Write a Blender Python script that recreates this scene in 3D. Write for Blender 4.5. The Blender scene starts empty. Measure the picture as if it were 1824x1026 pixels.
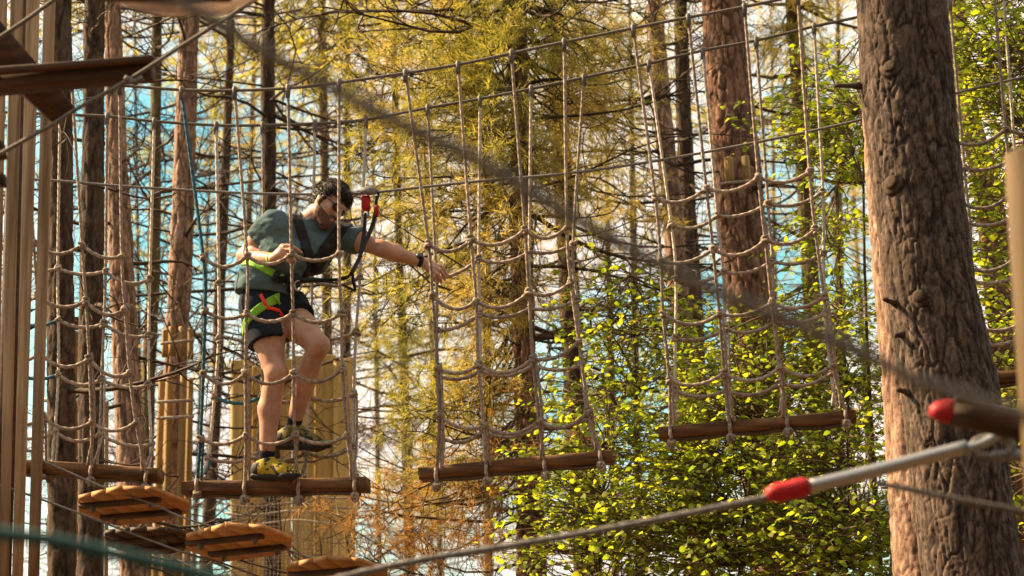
import bpy, math, random
import numpy as np
from mathutils import Vector, Matrix
from mathutils.bvhtree import BVHTree
random.seed(7); RNG = np.random.default_rng(7)
S = bpy.context.scene
C = bpy.context.collection
R = math.radians
# ------------------------------------------------------------------ camera, sky, sun, exposure
W0, H0, FPX = 1824.0, 1026.0, 4400.0
PITCH = R(11.4)
CAMZ = 1.6
cam_d = bpy.data.cameras.new('camera'); cam = bpy.data.objects.new('camera', cam_d); C.objects.link(cam)
cam.location = (0, 0, CAMZ); cam.rotation_euler = (math.pi/2 + PITCH, 0, 0)
cam_d.sensor_width = 36.0; cam_d.lens = FPX / W0 * 36.0
cam_d.clip_start = 0.1; cam_d.clip_end = 2000
cam_d.dof.use_dof = True; cam_d.dof.focus_distance = 12.65; cam_d.dof.aperture_fstop = 4.0
S.camera = cam
SUN_AZ, SUN_EL = R(108), R(38)
to_sun = Vector((-math.sin(SUN_AZ)*math.cos(SUN_EL), -math.cos(SUN_AZ)*math.cos(SUN_EL), math.sin(SUN_EL)))
sun_d = bpy.data.lights.new('sun', 'SUN'); sun = bpy.data.objects.new('sun', sun_d); C.objects.link(sun)
sun_d.energy = 5.0; sun_d.angle = R(0.6); sun_d.color = (1.0, 0.73, 0.43)
sun.rotation_euler = to_sun.to_track_quat('Z', 'Y').to_euler(); sun.location = to_sun*60
world = bpy.data.worlds.new('World'); S.world = world; world.use_nodes = True
wn = world.node_tree; wn.nodes.clear()
def wnode(t, **k):
    n = wn.nodes.new(t)
    for a, b in k.items(): setattr(n, a, b)
    return n
w_out = wnode('ShaderNodeOutputWorld'); w_bg = wnode('ShaderNodeBackground'); w_bg.inputs[1].default_value = 0.05
w_sky = wnode('ShaderNodeTexSky', sky_type='NISHITA', sun_disc=False, sun_elevation=SUN_EL)
w_sky.sun_rotation = math.atan2(to_sun.x, to_sun.y)
w_sky.air_density = 1.0; w_sky.dust_density = 1.0; w_sky.ozone_density = 2.0
w_tint = wnode('ShaderNodeMix', data_type='RGBA', blend_type='MULTIPLY'); w_tint.inputs[0].default_value = 1.0
w_tint.inputs[7].default_value = (0.95, 1.62, 1.22, 1)
w_tc = wnode('ShaderNodeTexCoord'); w_map = wnode('ShaderNodeMapping'); w_map.inputs['Scale'].default_value = (1, 1, 1.8)
w_nz = wnode('ShaderNodeTexNoise'); w_nz.inputs['Scale'].default_value = 7.0; w_nz.inputs['Detail'].default_value = 6
w_rmp = wnode('ShaderNodeValToRGB'); w_rmp.color_ramp.elements[0].position = 0.36; w_rmp.color_ramp.elements[1].position = 0.54
w_mix = wnode('ShaderNodeMix', data_type='RGBA'); w_mix.inputs[7].default_value = (8.8, 7.9, 6.9, 1)
L = wn.links.new
L(w_sky.outputs[0], w_tint.inputs[6]); L(w_tc.outputs['Generated'], w_map.inputs[0]); L(w_map.outputs[0], w_nz.inputs['Vector'])
L(w_nz.outputs[0], w_rmp.inputs[0]); L(w_rmp.outputs[0], w_mix.inputs[0]); L(w_tint.outputs[2], w_mix.inputs[6])
L(w_mix.outputs[2], w_bg.inputs[0]); L(w_bg.outputs[0], w_out.inputs[0])
S.view_settings.view_transform = 'Standard'; S.view_settings.look = 'None'
S.view_settings.exposure = 1.7; S.view_settings.gamma = 1.0; S.view_settings.use_curve_mapping = False
S.render.engine = 'CYCLES'
S.cycles.use_denoising = True
S.cycles.max_bounces = 6; S.cycles.diffuse_bounces = 3; S.cycles.transmission_bounces = 3; S.cycles.transparent_max_bounces = 4
# ------------------------------------------------------------------ pixel -> place on the plane world y = Y
cp, sp = math.cos(PITCH), math.sin(PITCH)
def at(px, py, Y):
    u = (px - W0/2)/FPX; v = (H0/2 - py)/FPX
    dy = cp - v*sp; t = Y/dy
    return Vector((u*t, Y, CAMZ + (sp + v*cp)*t))
def mpp(py, Y):                     # metres per photograph pixel there
    v = (H0/2 - py)/FPX
    return Y/(cp - v*sp)/FPX
# ------------------------------------------------------------------ object helpers
def props(o, label=None, cat=None, group=None, kind=None):
    if label: o['label'] = label
    if cat: o['category'] = cat
    if group: o['group'] = group
    if kind: o['kind'] = kind
    return o
def thing(name, loc, label, cat, group=None):
    o = bpy.data.objects.new(name, None); C.objects.link(o); o.location = loc; o.empty_display_size = 0.1
    return props(o, label, cat, group)
def mesh_np(name, V, Q=None, T=None, mat=None, parent=None, smooth=True, attrs=None):
    """One mesh object from numpy vertices (world space), quads Q and triangles T; local to its parent's origin."""
    me = bpy.data.meshes.new(name)
    V = np.asarray(V, np.float32).reshape(-1, 3)
    off = wloc(parent) if parent else Vector((0, 0, 0))
    V = V - np.array(off, np.float32)
    nq = 0 if Q is None else len(Q); nt = 0 if T is None else len(T)
    me.vertices.add(len(V)); me.vertices.foreach_set('co', V.ravel())
    loops = []
    if nq: loops.append(np.asarray(Q, np.int32).ravel())
    if nt: loops.append(np.asarray(T, np.int32).ravel())
    lv = np.concatenate(loops)
    me.loops.add(len(lv)); me.loops.foreach_set('vertex_index', lv)
    me.polygons.add(nq+nt)
    st = np.concatenate([np.arange(nq)*4, nq*4 + np.arange(nt)*3]).astype(np.int32)
    me.polygons.foreach_set('loop_start', st)
    if smooth: me.polygons.foreach_set('use_smooth', np.ones(nq+nt, bool))
    me.update(calc_edges=True); me.validate()
    if mat: me.materials.append(mat)
    o = bpy.data.objects.new(name, me); C.objects.link(o)
    if parent: o.parent = parent
    return o
def wloc(o):
    v = Vector(o.location)
    while o.parent: o = o.parent; v += o.location
    return v
class MB:
    """Collects shapes; build() links them as one mesh object."""
    def __init__(s): s.V = []; s.Q = []; s.T = []; s.n = 0; s.L = {}
    def add(s, V, Q=None, T=None):
        V = np.asarray(V, float).reshape(-1, 3); s.V.append(V)
        if Q is not None and len(Q): s.Q.append(np.asarray(Q, int).reshape(-1, 4) + s.n)
        if T is not None and len(T): s.T.append(np.asarray(T, int).reshape(-1, 3) + s.n)
        s.n += len(V); return s
    def twig(s, P, r0, r1, sides=3):
        s.L.setdefault((len(P), sides), []).append((P, r0, r1)); return s
    def flush(s):
        for (n, sides), items in s.L.items():
            P = np.array([i[0] for i in items]); r = np.array([i[1] for i in items])[:, None] + (np.array([i[2] for i in items])-np.array([i[1] for i in items]))[:, None]*np.linspace(0, 1, n)
            t = np.empty_like(P); t[:, 1:-1] = P[:, 2:]-P[:, :-2]; t[:, 0] = P[:, 1]-P[:, 0]; t[:, -1] = P[:, -1]-P[:, -2]; t /= np.linalg.norm(t, axis=-1, keepdims=True)+1e-12
            ref = np.eye(3)[np.argmin(np.abs(t).mean(1), axis=1)][:, None]; u = np.cross(t, np.broadcast_to(ref, t.shape)); u /= np.linalg.norm(u, axis=-1, keepdims=True)+1e-12; v = np.cross(t, u)
            ph = np.linspace(0, 2*np.pi, sides, endpoint=False)
            V = P[:, :, None] + r[..., None, None]*(np.cos(ph)[:, None]*u[:, :, None] + np.sin(ph)[:, None]*v[:, :, None])
            m = len(P); i = np.arange(n-1)[:, None]*sides; j = np.arange(sides)[None]; k = (j+1) % sides
            Q = np.stack([i+j, i+k, i+sides+k, i+sides+j], -1).reshape(1, -1, 4) + (np.arange(m)*n*sides)[:, None, None]
            s.add(V.reshape(-1, 3), Q.reshape(-1, 4))
        s.L = {}
    def build(s, name, mat, parent=None, smooth=True):
        s.flush()
        return mesh_np(name, np.concatenate(s.V), np.concatenate(s.Q) if s.Q else None, np.concatenate(s.T) if s.T else None, mat, parent, smooth)
    def tube(s, pts, rad, sides=6, cap=True, lobes=0, pitch=0.05, lobe=0.17):
        pts = np.asarray([tuple(p) for p in pts], float) if not isinstance(pts, np.ndarray) else pts
        n = len(pts); rad = np.full(n, rad, float) if np.isscalar(rad) else np.asarray(rad, float)
        t = np.gradient(pts, axis=0); t /= np.linalg.norm(t, axis=1, keepdims=True) + 1e-12
        m = np.abs(t).mean(0); ref = np.eye(3)[int(np.argmin(m))]
        a = np.cross(t, ref); a /= np.linalg.norm(a, axis=1, keepdims=True) + 1e-12
        b = np.cross(t, a)
        ph = np.linspace(0, 2*np.pi, sides, endpoint=False)
        rr = np.repeat(rad[:, None], sides, 1)
        if lobes:
            ln = np.concatenate([[0], np.cumsum(np.linalg.norm(np.diff(pts, axis=0), axis=1))])
            rr = rr*(1 + lobe*np.cos(lobes*ph[None] - 2*np.pi*ln[:, None]/pitch*1.0))
        V = pts[:, None] + rr[..., None]*(np.cos(ph)[None, :, None]*a[:, None] + np.sin(ph)[None, :, None]*b[:, None])
        V = V.reshape(-1, 3)
        i = np.arange(n-1)[:, None]*sides; j = np.arange(sides)[None]; k = (j+1) % sides
        Q = np.stack([i+j, i+k, i+sides+k, i+sides+j], -1).reshape(-1, 4)
        T = None
        if cap:
            c0 = len(V); V = np.concatenate([V, pts[:1], pts[-1:]])
            jj = np.arange(sides); kk = (jj+1) % sides; e = (n-1)*sides
            T = np.concatenate([np.stack([kk, jj, np.full(sides, c0)], -1), np.stack([e+jj, e+kk, np.full(sides, c0+1)], -1)])
        return s.add(V, Q, T)
    def box(s, c, ax, ay, az, bev=0.0):
        """box from centre and three half-axis vectors, edges chamfered by bev"""
        c, ax, ay, az = (np.array(tuple(q), float) for q in (c, ax, ay, az))
        if bev <= 0:
            V = [c + i*ax + j*ay + k*az for i in (-1, 1) for j in (-1, 1) for k in (-1, 1)]
            return s.add(V, [(0, 1, 3, 2), (4, 6, 7, 5), (0, 4, 5, 1), (2, 3, 7, 6), (0, 2, 6, 4), (1, 5, 7, 3)])
        lx, ly, lz = (np.linalg.norm(q) for q in (ax, ay, az))
        bx_, by_, bz_ = (max(0.02, 1 - bev/l) for l in (lx, ly, lz))
        V = []; ring = [(-1, -by_), (-by_, -1)]
        prof = []
        for (j, k) in ((-1, -bz_), (-by_, -1), (by_, -1), (1, -bz_), (1, bz_), (by_, 1), (-by_, 1), (-1, bz_)): prof.append((j, k))
        for i, sc in ((-1, 1-bev/max(ly, lz)), (-bx_, 1), (bx_, 1), (1, 1-bev/max(ly, lz))):
            for j, k in prof: V.append(c + i*ax + sc*j*ay + sc*k*az)
        Q = []
        for r in range(3):
            for q in range(8):
                q2 = (q+1) % 8; Q.append((r*8+q, r*8+q2, r*8+8+q2, r*8+8+q))
        T = [(0, q+1, q) for q in range(1, 7)] + [(24, 24+q, 24+q+1) for q in range(1, 7)]
        return s.add(V, Q, T)
    def ball(s, c, r, seg=10, rings=6, M=None):
        r = np.array(r, float) if not np.isscalar(r) else np.array([r, r, r], float)
        th = np.linspace(0, np.pi, rings+1)[1:-1]; ph = np.linspace(0, 2*np.pi, seg, endpoint=False)
        V = np.stack([np.sin(th)[:, None]*np.cos(ph), np.sin(th)[:, None]*np.sin(ph), np.repeat(np.cos(th)[:, None], seg, 1)], -1).reshape(-1, 3)
        V = np.concatenate([V, [[0, 0, 1], [0, 0, -1]]])*r
        if M is not None: V = V @ np.asarray(M, float).T
        V = V + np.array(tuple(c)); n = len(th); i = np.arange(n-1)[:, None]*seg; j = np.arange(seg)[None]; k = (j+1) % seg
        Q = np.stack([i+j, i+seg+j, i+seg+k, i+k], -1).reshape(-1, 4); jj = np.arange(seg); kk = (jj+1) % seg
        T = np.concatenate([np.stack([np.full(seg, n*seg), jj, kk], -1), np.stack([np.full(seg, n*seg+1), (n-1)*seg+kk, (n-1)*seg+jj], -1)])
        return s.add(V, Q, T)
def spline(pts, step):
    """Catmull-Rom through the points, resampled about every step metres"""
    P = np.array([tuple(p) for p in pts], float)
    if len(P) == 2:
        n = max(2, int(np.linalg.norm(P[1]-P[0])/step)+1); return P[0] + (P[1]-P[0])*np.linspace(0, 1, n)[:, None]
    Pe = np.concatenate([[2*P[0]-P[1]], P, [2*P[-1]-P[-2]]]); out = []
    for i in range(len(P)-1):
        p0, p1, p2, p3 = Pe[i:i+4]; n = max(2, int(np.linalg.norm(p2-p1)/step)+1); t = np.linspace(0, 1, n, endpoint=False)[:, None]
        out.append(0.5*(2*p1 + (p2-p0)*t + (2*p0-5*p1+4*p2-p3)*t*t + (3*p1-p0-3*p2+p3)*t**3))
    out.append(P[-1:]); return np.concatenate(out)
def sag(a, b, drop, n=9):
    a, b = np.array(tuple(a)), np.array(tuple(b)); t = np.linspace(0, 1, n)[:, None]
    p = a + (b-a)*t; p[:, 2] -= (4*drop*t*(1-t))[:, 0]; return p
def copy_part(o, parent, M=None):
    c = o.copy(); C.objects.link(c); c.parent = parent
    if M is not None: c.matrix_basis = M
    return c
# ------------------------------------------------------------------ noise in numpy
def _h(ix, iy, iz, s=0):
    ix = ix.astype(np.uint32); iy = iy.astype(np.uint32); iz = iz.astype(np.uint32)
    n = ix*np.uint32(374761393) + iy*np.uint32(668265263) + iz*np.uint32(2147483647) + np.uint32((s*974711+13) & 0xffffffff)
    n = (n ^ (n >> np.uint32(13)))*np.uint32(1274126177); n = (n ^ (n >> np.uint32(15)))*np.uint32(2246822519)
    return ((n ^ (n >> np.uint32(16))) & np.uint32(0xffffff)).astype(np.float32)/np.float32(0xffffff)
def vnoise(P, s=0):
    P = np.asarray(P, np.float32); f = np.floor(P); i = f.astype(np.int64); w = P-f; w = w*w*(3-2*w)
    r = 0
    for dx in (0, 1):
        for dy in (0, 1):
            for dz in (0, 1):
                k = (w[..., 0] if dx else 1-w[..., 0])*(w[..., 1] if dy else 1-w[..., 1])*(w[..., 2] if dz else 1-w[..., 2])
                r = r + k*_h(i[..., 0]+dx, i[..., 1]+dy, i[..., 2]+dz, s)
    return r*2-1
def worley(P, s=0):
    P = np.asarray(P, np.float32); i = np.floor(P).astype(np.int64)
    f1 = np.full(P.shape[:-1], 9, np.float32); f2 = f1.copy(); cid = np.zeros(P.shape[:-1], np.float32)
    for dx in (-1, 0, 1):
        for dy in (-1, 0, 1):
            for dz in (-1, 0, 1):
                c = [i[..., 0]+dx, i[..., 1]+dy, i[..., 2]+dz]
                q = [c[k] + 0.1 + 0.8*_h(c[0], c[1], c[2], s+1+k) for k in range(3)]
                d = np.sqrt(sum((q[k]-P[..., k])**2 for k in range(3)))
                near = d < f1; f2 = np.where(near, f1, np.minimum(f2, d)); cid = np.where(near, _h(c[0], c[1], c[2], s+9), cid); f1 = np.where(near, d, f1)
    return f1, f2, cid
# ------------------------------------------------------------------ materials
def mat_new(name):
    m = bpy.data.materials.new(name); m.use_nodes = True; nt = m.node_tree; nt.nodes.clear()
    out = nt.nodes.new('ShaderNodeOutputMaterial'); return m, nt, out
def noise_mat(name, c1, c2, scale=(8, 8, 8), detail=6, rough=0.8, bump=0.3, bdist=0.01, lo=0.35, hi=0.65, c3=None, spec=0.3, coord='Object', fine=None):
    m, nt, out = mat_new(name); N = nt.nodes.new; K = nt.links.new
    tc = N('ShaderNodeTexCoord'); mp = N('ShaderNodeMapping'); mp.inputs['Scale'].default_value = scale
    nz = N('ShaderNodeTexNoise'); nz.inputs['Scale'].default_value = 1; nz.inputs['Detail'].default_value = detail; nz.inputs['Roughness'].default_value = 0.62
    rp = N('ShaderNodeValToRGB'); e = rp.color_ramp.elements; e[0].position = lo; e[1].position = hi; e[0].color = (*c1, 1); e[1].color = (*c2, 1)
    if c3: q = e.new((lo+hi)/2); q.color = (*c3, 1)
    b = N('ShaderNodeBsdfPrincipled'); b.inputs['Roughness'].default_value = rough; b.inputs['Specular IOR Level'].default_value = spec
    bp = N('ShaderNodeBump'); bp.inputs['Strength'].default_value = bump; bp.inputs['Distance'].default_value = bdist
    K(tc.outputs[coord], mp.inputs[0]); K(mp.outputs[0], nz.inputs['Vector']); K(nz.outputs[0], rp.inputs[0])
    col = rp.outputs[0]
    oi = N('ShaderNodeObjectInfo'); hsv = N('ShaderNodeHueSaturation'); mr = N('ShaderNodeMapRange'); mr.inputs[3].default_value = 0.82; mr.inputs[4].default_value = 1.15
    K(oi.outputs['Random'], mr.inputs[0]); K(mr.outputs[0], hsv.inputs['Value']); K(col, hsv.inputs['Color']); col = hsv.outputs[0]
    K(col, b.inputs['Base Color']); h = nz.outputs[0]
    if fine:
        n2 = N('ShaderNodeTexNoise'); n2.inputs['Scale'].default_value = fine; n2.inputs['Detail'].default_value = 3; K(tc.outputs[coord], n2.inputs['Vector'])
        ad = N('ShaderNodeMath'); ad.operation = 'ADD'; K(nz.outputs[0], ad.inputs[0]); K(n2.outputs[0], ad.inputs[1]); h = ad.outputs[0]
    K(h, bp.inputs['Height']); K(bp.outputs[0], b.inputs['Normal']); K(b.outputs[0], out.inputs[0]); return m
def leaf_mat(name, cols, trans, tw=0.5, rough=0.5):
    """thin leaf: diffuse + light coming through, colour varied leaf by leaf"""
    m, nt, out = mat_new(name); N = nt.nodes.new; K = nt.links.new
    g = N('ShaderNodeNewGeometry'); rp = N('ShaderNodeValToRGB'); rp.color_ramp.interpolation = 'LINEAR'
    e = rp.color_ramp.elements; e[0].color = (*cols[0], 1); e[1].color = (*cols[-1], 1)
    for i, c in enumerate(cols[1:-1]): q = e.new((i+1)/(len(cols)-1)); q.color = (*c, 1)
    oi = N('ShaderNodeObjectInfo'); ad = N('ShaderNodeMath'); ad.operation = 'ADD'; fr = N('ShaderNodeMath'); fr.operation = 'FRACT'
    K(g.outputs['Random Per Island'], ad.inputs[0]); K(oi.outputs['Random'], ad.inputs[1]); K(ad.outputs[0], fr.inputs[0]); K(fr.outputs[0], rp.inputs[0])
    b = N('ShaderNodeBsdfPrincipled'); b.inputs['Roughness'].default_value = rough; b.inputs['Specular IOR Level'].default_value = 0.25
    t = N('ShaderNodeBsdfTranslucent'); mu = N('ShaderNodeMix'); mu.data_type = 'RGBA'; mu.blend_type = 'MULTIPLY'; mu.inputs[0].default_value = 1; mu.inputs[7].default_value = (*trans, 1)
    K(rp.outputs[0], mu.inputs[6]); K(mu.outputs[2], t.inputs[0]); K(rp.outputs[0], b.inputs['Base Color'])
    mx = N('ShaderNodeMixShader'); mx.inputs[0].default_value = tw; K(b.outputs[0], mx.inputs[1]); K(t.outputs[0], mx.inputs[2]); K(mx.outputs[0], out.inputs[0]); return m
def plain(name, c, rough=0.5, metal=0.0, spec=0.4, bump=0.0, bscale=200):
    m, nt, out = mat_new(name); b = nt.nodes.new('ShaderNodeBsdfPrincipled'); b.inputs['Base Color'].default_value = (*c, 1)
    b.inputs['Roughness'].default_value = rough; b.inputs['Metallic'].default_value = metal; b.inputs['Specular IOR Level'].default_value = spec
    n = nt.nodes.new('ShaderNodeTexNoise'); n.inputs['Scale'].default_value = bscale; bp = nt.nodes.new('ShaderNodeBump'); bp.inputs['Strength'].default_value = bump; bp.inputs['Distance'].default_value = 0.003
    tc = nt.nodes.new('ShaderNodeTexCoord'); nt.links.new(tc.outputs['Object'], n.inputs['Vector'])
    nt.links.new(n.outputs[0], bp.inputs['Height']); nt.links.new(bp.outputs[0], b.inputs['Normal'])
    nt.links.new(b.outputs[0], out.inputs[0]); return m
def bark_mat(name, c1, c2, c3, sc=1.0):
    """bark: greyish plates over redder inner bark, flaky grain"""
    m, nt, out = mat_new(name); N = nt.nodes.new; K = nt.links.new
    tc = N('ShaderNodeTexCoord'); mp = N('ShaderNodeMapping'); mp.inputs['Scale'].default_value = (42*sc, 42*sc, 20*sc)
    nz = N('ShaderNodeTexNoise'); nz.inputs['Scale'].default_value = 1; nz.inputs['Detail'].default_value = 8; nz.inputs['Roughness'].default_value = 0.7
    big = N('ShaderNodeTexNoise'); big.inputs['Scale'].default_value = 3.0; big.inputs['Detail'].default_value = 3
    at_ = N('ShaderNodeAttribute'); at_.attribute_name = 'plate'
    rp = N('ShaderNodeValToRGB'); e = rp.color_ramp.elements; e[0].position = 0.36; e[1].position = 0.66; e[0].color = (*c1, 1); e[1].color = (*c2, 1)
    mx = N('ShaderNodeMix'); mx.data_type = 'RGBA'; mx.inputs[7].default_value = (*c3, 1)
    r2 = N('ShaderNodeMapRange'); r2.inputs[1].default_value = 0.42; r2.inputs[2].default_value = 0.68; r2.inputs[4].default_value = 0.75
    hs = N('ShaderNodeHueSaturation'); mr = N('ShaderNodeMapRange'); mr.inputs[3].default_value = 0.7; mr.inputs[4].default_value = 1.3
    b = N('ShaderNodeBsdfPrincipled'); b.inputs['Roughness'].default_value = 0.85; b.inputs['Specular IOR Level'].default_value = 0.2
    bp = N('ShaderNodeBump'); bp.inputs['Strength'].default_value = 0.9; bp.inputs['Distance'].default_value = 0.009
    K(tc.outputs['Object'], mp.inputs[0]); K(mp.outputs[0], nz.inputs['Vector']); K(tc.outputs['Object'], big.inputs['Vector'])
    K(nz.outputs[0], rp.inputs[0]); K(big.outputs[0], r2.inputs[0]); K(r2.outputs[0], mx.inputs[0]); K(rp.outputs[0], mx.inputs[6])
    ck = N('ShaderNodeAttribute'); ck.attribute_name = 'fissure'; mc = N('ShaderNodeMix'); mc.data_type = 'RGBA'; mc.inputs[7].default_value = (c1[0]*0.55, c1[1]*0.5, c1[2]*0.5, 1)
    K(ck.outputs['Fac'], mc.inputs[0]); K(mx.outputs[2], mc.inputs[6])
    K(at_.outputs['Fac'], mr.inputs[0]); K(mr.outputs[0], hs.inputs['Value']); K(mc.outputs[2], hs.inputs['Color'])
    K(hs.outputs[0], b.inputs['Base Color']); K(nz.outputs[0], bp.inputs['Height']); K(bp.outputs[0], b.inputs['Normal']); K(b.outputs[0], out.inputs[0]); return m
M = {}
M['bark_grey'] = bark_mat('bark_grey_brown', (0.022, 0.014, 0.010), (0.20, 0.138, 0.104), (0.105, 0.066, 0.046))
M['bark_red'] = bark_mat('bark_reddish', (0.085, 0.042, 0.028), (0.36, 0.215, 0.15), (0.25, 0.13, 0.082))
M['bark_sunny'] = bark_mat('bark_flaky_sunlit', (0.12, 0.065, 0.045), (0.50, 0.335, 0.24), (0.38, 0.22, 0.145))  # pale flaky bark with sunlight put into its colour, for lit trunks
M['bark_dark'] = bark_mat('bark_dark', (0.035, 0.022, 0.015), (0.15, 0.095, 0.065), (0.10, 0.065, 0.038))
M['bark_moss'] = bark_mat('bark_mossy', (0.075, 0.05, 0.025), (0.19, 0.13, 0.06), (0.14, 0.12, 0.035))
M['twig'] = noise_mat('dead_twig', (0.028, 0.017, 0.011), (0.085, 0.054, 0.033), (14, 14, 14), 3, 0.85, 0.0)
M['twig_pale'] = noise_mat('pale_twig', (0.07, 0.044, 0.024), (0.18, 0.115, 0.06), (14, 14, 14), 3, 0.85, 0.0)
M['needle'] = leaf_mat('green_needles', [(0.15, 0.16, 0.035), (0.34, 0.32, 0.065), (0.48, 0.41, 0.10), (0.24, 0.24, 0.05)], (1.6, 1.5, 0.9), 0.5)
M['needle_gold'] = leaf_mat('golden_needles', [(0.34, 0.26, 0.08), (0.56, 0.43, 0.14), (0.34, 0.29, 0.08), (0.52, 0.37, 0.12)], (1.5, 1.45, 0.9), 0.5)
M['needle_dead'] = leaf_mat('dead_needles', [(0.27, 0.135, 0.04), (0.37, 0.21, 0.065), (0.31, 0.19, 0.055)], (1.5, 1.3, 0.8), 0.4)
M['leaf'] = leaf_mat('beech_leaves', [(0.08, 0.13, 0.016), (0.17, 0.22, 0.022), (0.24, 0.25, 0.026), (0.115, 0.175, 0.018)], (2.5, 2.35, 1.0), 0.6, 0.45)
M['rope'] = noise_mat('hemp_rope', (0.19, 0.142, 0.11), (0.42, 0.335, 0.27), (60, 60, 60), 3, 0.9, 0.4, 0.003)
M['rope_pale'] = noise_mat('pale_rope', (0.34, 0.28, 0.23), (0.56, 0.48, 0.40), (60, 60, 60), 3, 0.9, 0.4, 0.003)
M['rope_blue'] = noise_mat('blue_rope', (0.025, 0.09, 0.14), (0.07, 0.19, 0.26), (60, 60, 60), 3, 0.85, 0.4, 0.003)
M['cable'] = noise_mat('steel_cable', (0.075, 0.062, 0.05), (0.20, 0.165, 0.135), (120, 120, 120), 3, 0.55, 0.4, 0.002)
M['cable_grey'] = noise_mat('grey_cable', (0.12, 0.105, 0.10), (0.24, 0.215, 0.20), (90, 90, 90), 2, 0.6, 0.4, 0.002)
M['steel'] = plain('galvanised_steel', (0.42, 0.40, 0.38), 0.4, 0.8, 0.5, 0.2)
M['plank'] = noise_mat('weathered_plank', (0.06, 0.03, 0.016), (0.21, 0.105, 0.045), (2.2, 38, 38), 6, 0.75, 0.5, 0.004, fine=80)
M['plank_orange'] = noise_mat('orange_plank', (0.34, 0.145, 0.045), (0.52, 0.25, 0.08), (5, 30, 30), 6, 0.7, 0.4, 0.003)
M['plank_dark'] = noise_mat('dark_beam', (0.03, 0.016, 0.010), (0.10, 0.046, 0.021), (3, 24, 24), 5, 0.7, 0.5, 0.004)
M['board'] = noise_mat('greyed_board', (0.17, 0.095, 0.045), (0.48, 0.31, 0.175), (34, 34, 1.3), 6, 0.75, 0.35, 0.003, fine=60)
M['pole'] = noise_mat('yellow_pole', (0.20, 0.118, 0.038), (0.40, 0.245, 0.085), (30, 30, 1.6), 6, 0.7, 0.35, 0.003, fine=60)
M['post_tan'] = noise_mat('tan_post', (0.07, 0.042, 0.016), (0.12, 0.075, 0.03), (20, 20, 2), 5, 0.8, 0.3, 0.003)
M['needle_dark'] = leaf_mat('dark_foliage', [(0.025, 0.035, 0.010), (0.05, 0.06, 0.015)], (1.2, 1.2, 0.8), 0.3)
M['strap'] = plain('pale_strap', (0.62, 0.56, 0.48), 0.5, 0, 0.4, 0.2)
M['red'] = noise_mat('worn_red_plastic', (0.20, 0.006, 0.009), (0.42, 0.010, 0.014), (40, 40, 40), 6, 0.55, 0.25, 0.002, lo=0.3, hi=0.5)
M['pole_bright'] = noise_mat('pale_yellow_board', (0.42, 0.26, 0.08), (0.66, 0.45, 0.16), (24, 24, 1.4), 6, 0.7, 0.4, 0.004, fine=50)
M['black'] = plain('black_webbing', (0.013, 0.012, 0.013), 0.7, 0, 0.3, 0.4, 400)
M['green'] = plain('green_webbing', (0.20, 0.46, 0.03), 0.6, 0, 0.3, 0.4, 400)
M['redweb'] = plain('red_webbing', (0.80, 0.05, 0.02), 0.6, 0, 0.3, 0.3, 400)
M['teal'] = noise_mat('teal_rope', (0.012, 0.045, 0.048), (0.025, 0.085, 0.085), (80, 80, 80), 2, 0.8, 0.3, 0.003)
M['litter'] = noise_mat('leaf_litter', (0.04, 0.024, 0.013), (0.10, 0.06, 0.03), (3, 3, 3), 10, 0.95, 0.8, 0.05)
M['net'] = plain('net_twine', (0.30, 0.24, 0.17), 0.8, 0, 0.2)
# ------------------------------------------------------------------ ground
gx = np.linspace(-400, 400, 61); gy = np.linspace(-400, 420, 61)
gx = np.sign(gx)*np.abs(gx/400)**2*400; gy = np.sign(gy)*np.abs(gy/400)**2*400
GX, GY = np.meshgrid(gx, gy, indexing='ij'); GP = np.stack([GX*0.2, GY*0.2, GX*0], -1)
GZ = vnoise(GP, 3)*0.12*np.clip(np.hypot(GX, GY)/8, 0, 1) - 0.06
n = 61; ii, jj = np.meshgrid(np.arange(n-1), np.arange(n-1), indexing='ij'); b0 = (ii*n+jj).ravel()
ground = mesh_np('ground', np.stack([GX, GY, GZ], -1), np.stack([b0, b0+n, b0+n+1, b0+1], -1), None, M['litter'])
props(ground, 'brown leaf litter of the forest floor under the ropes course', 'ground', kind='structure')
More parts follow.
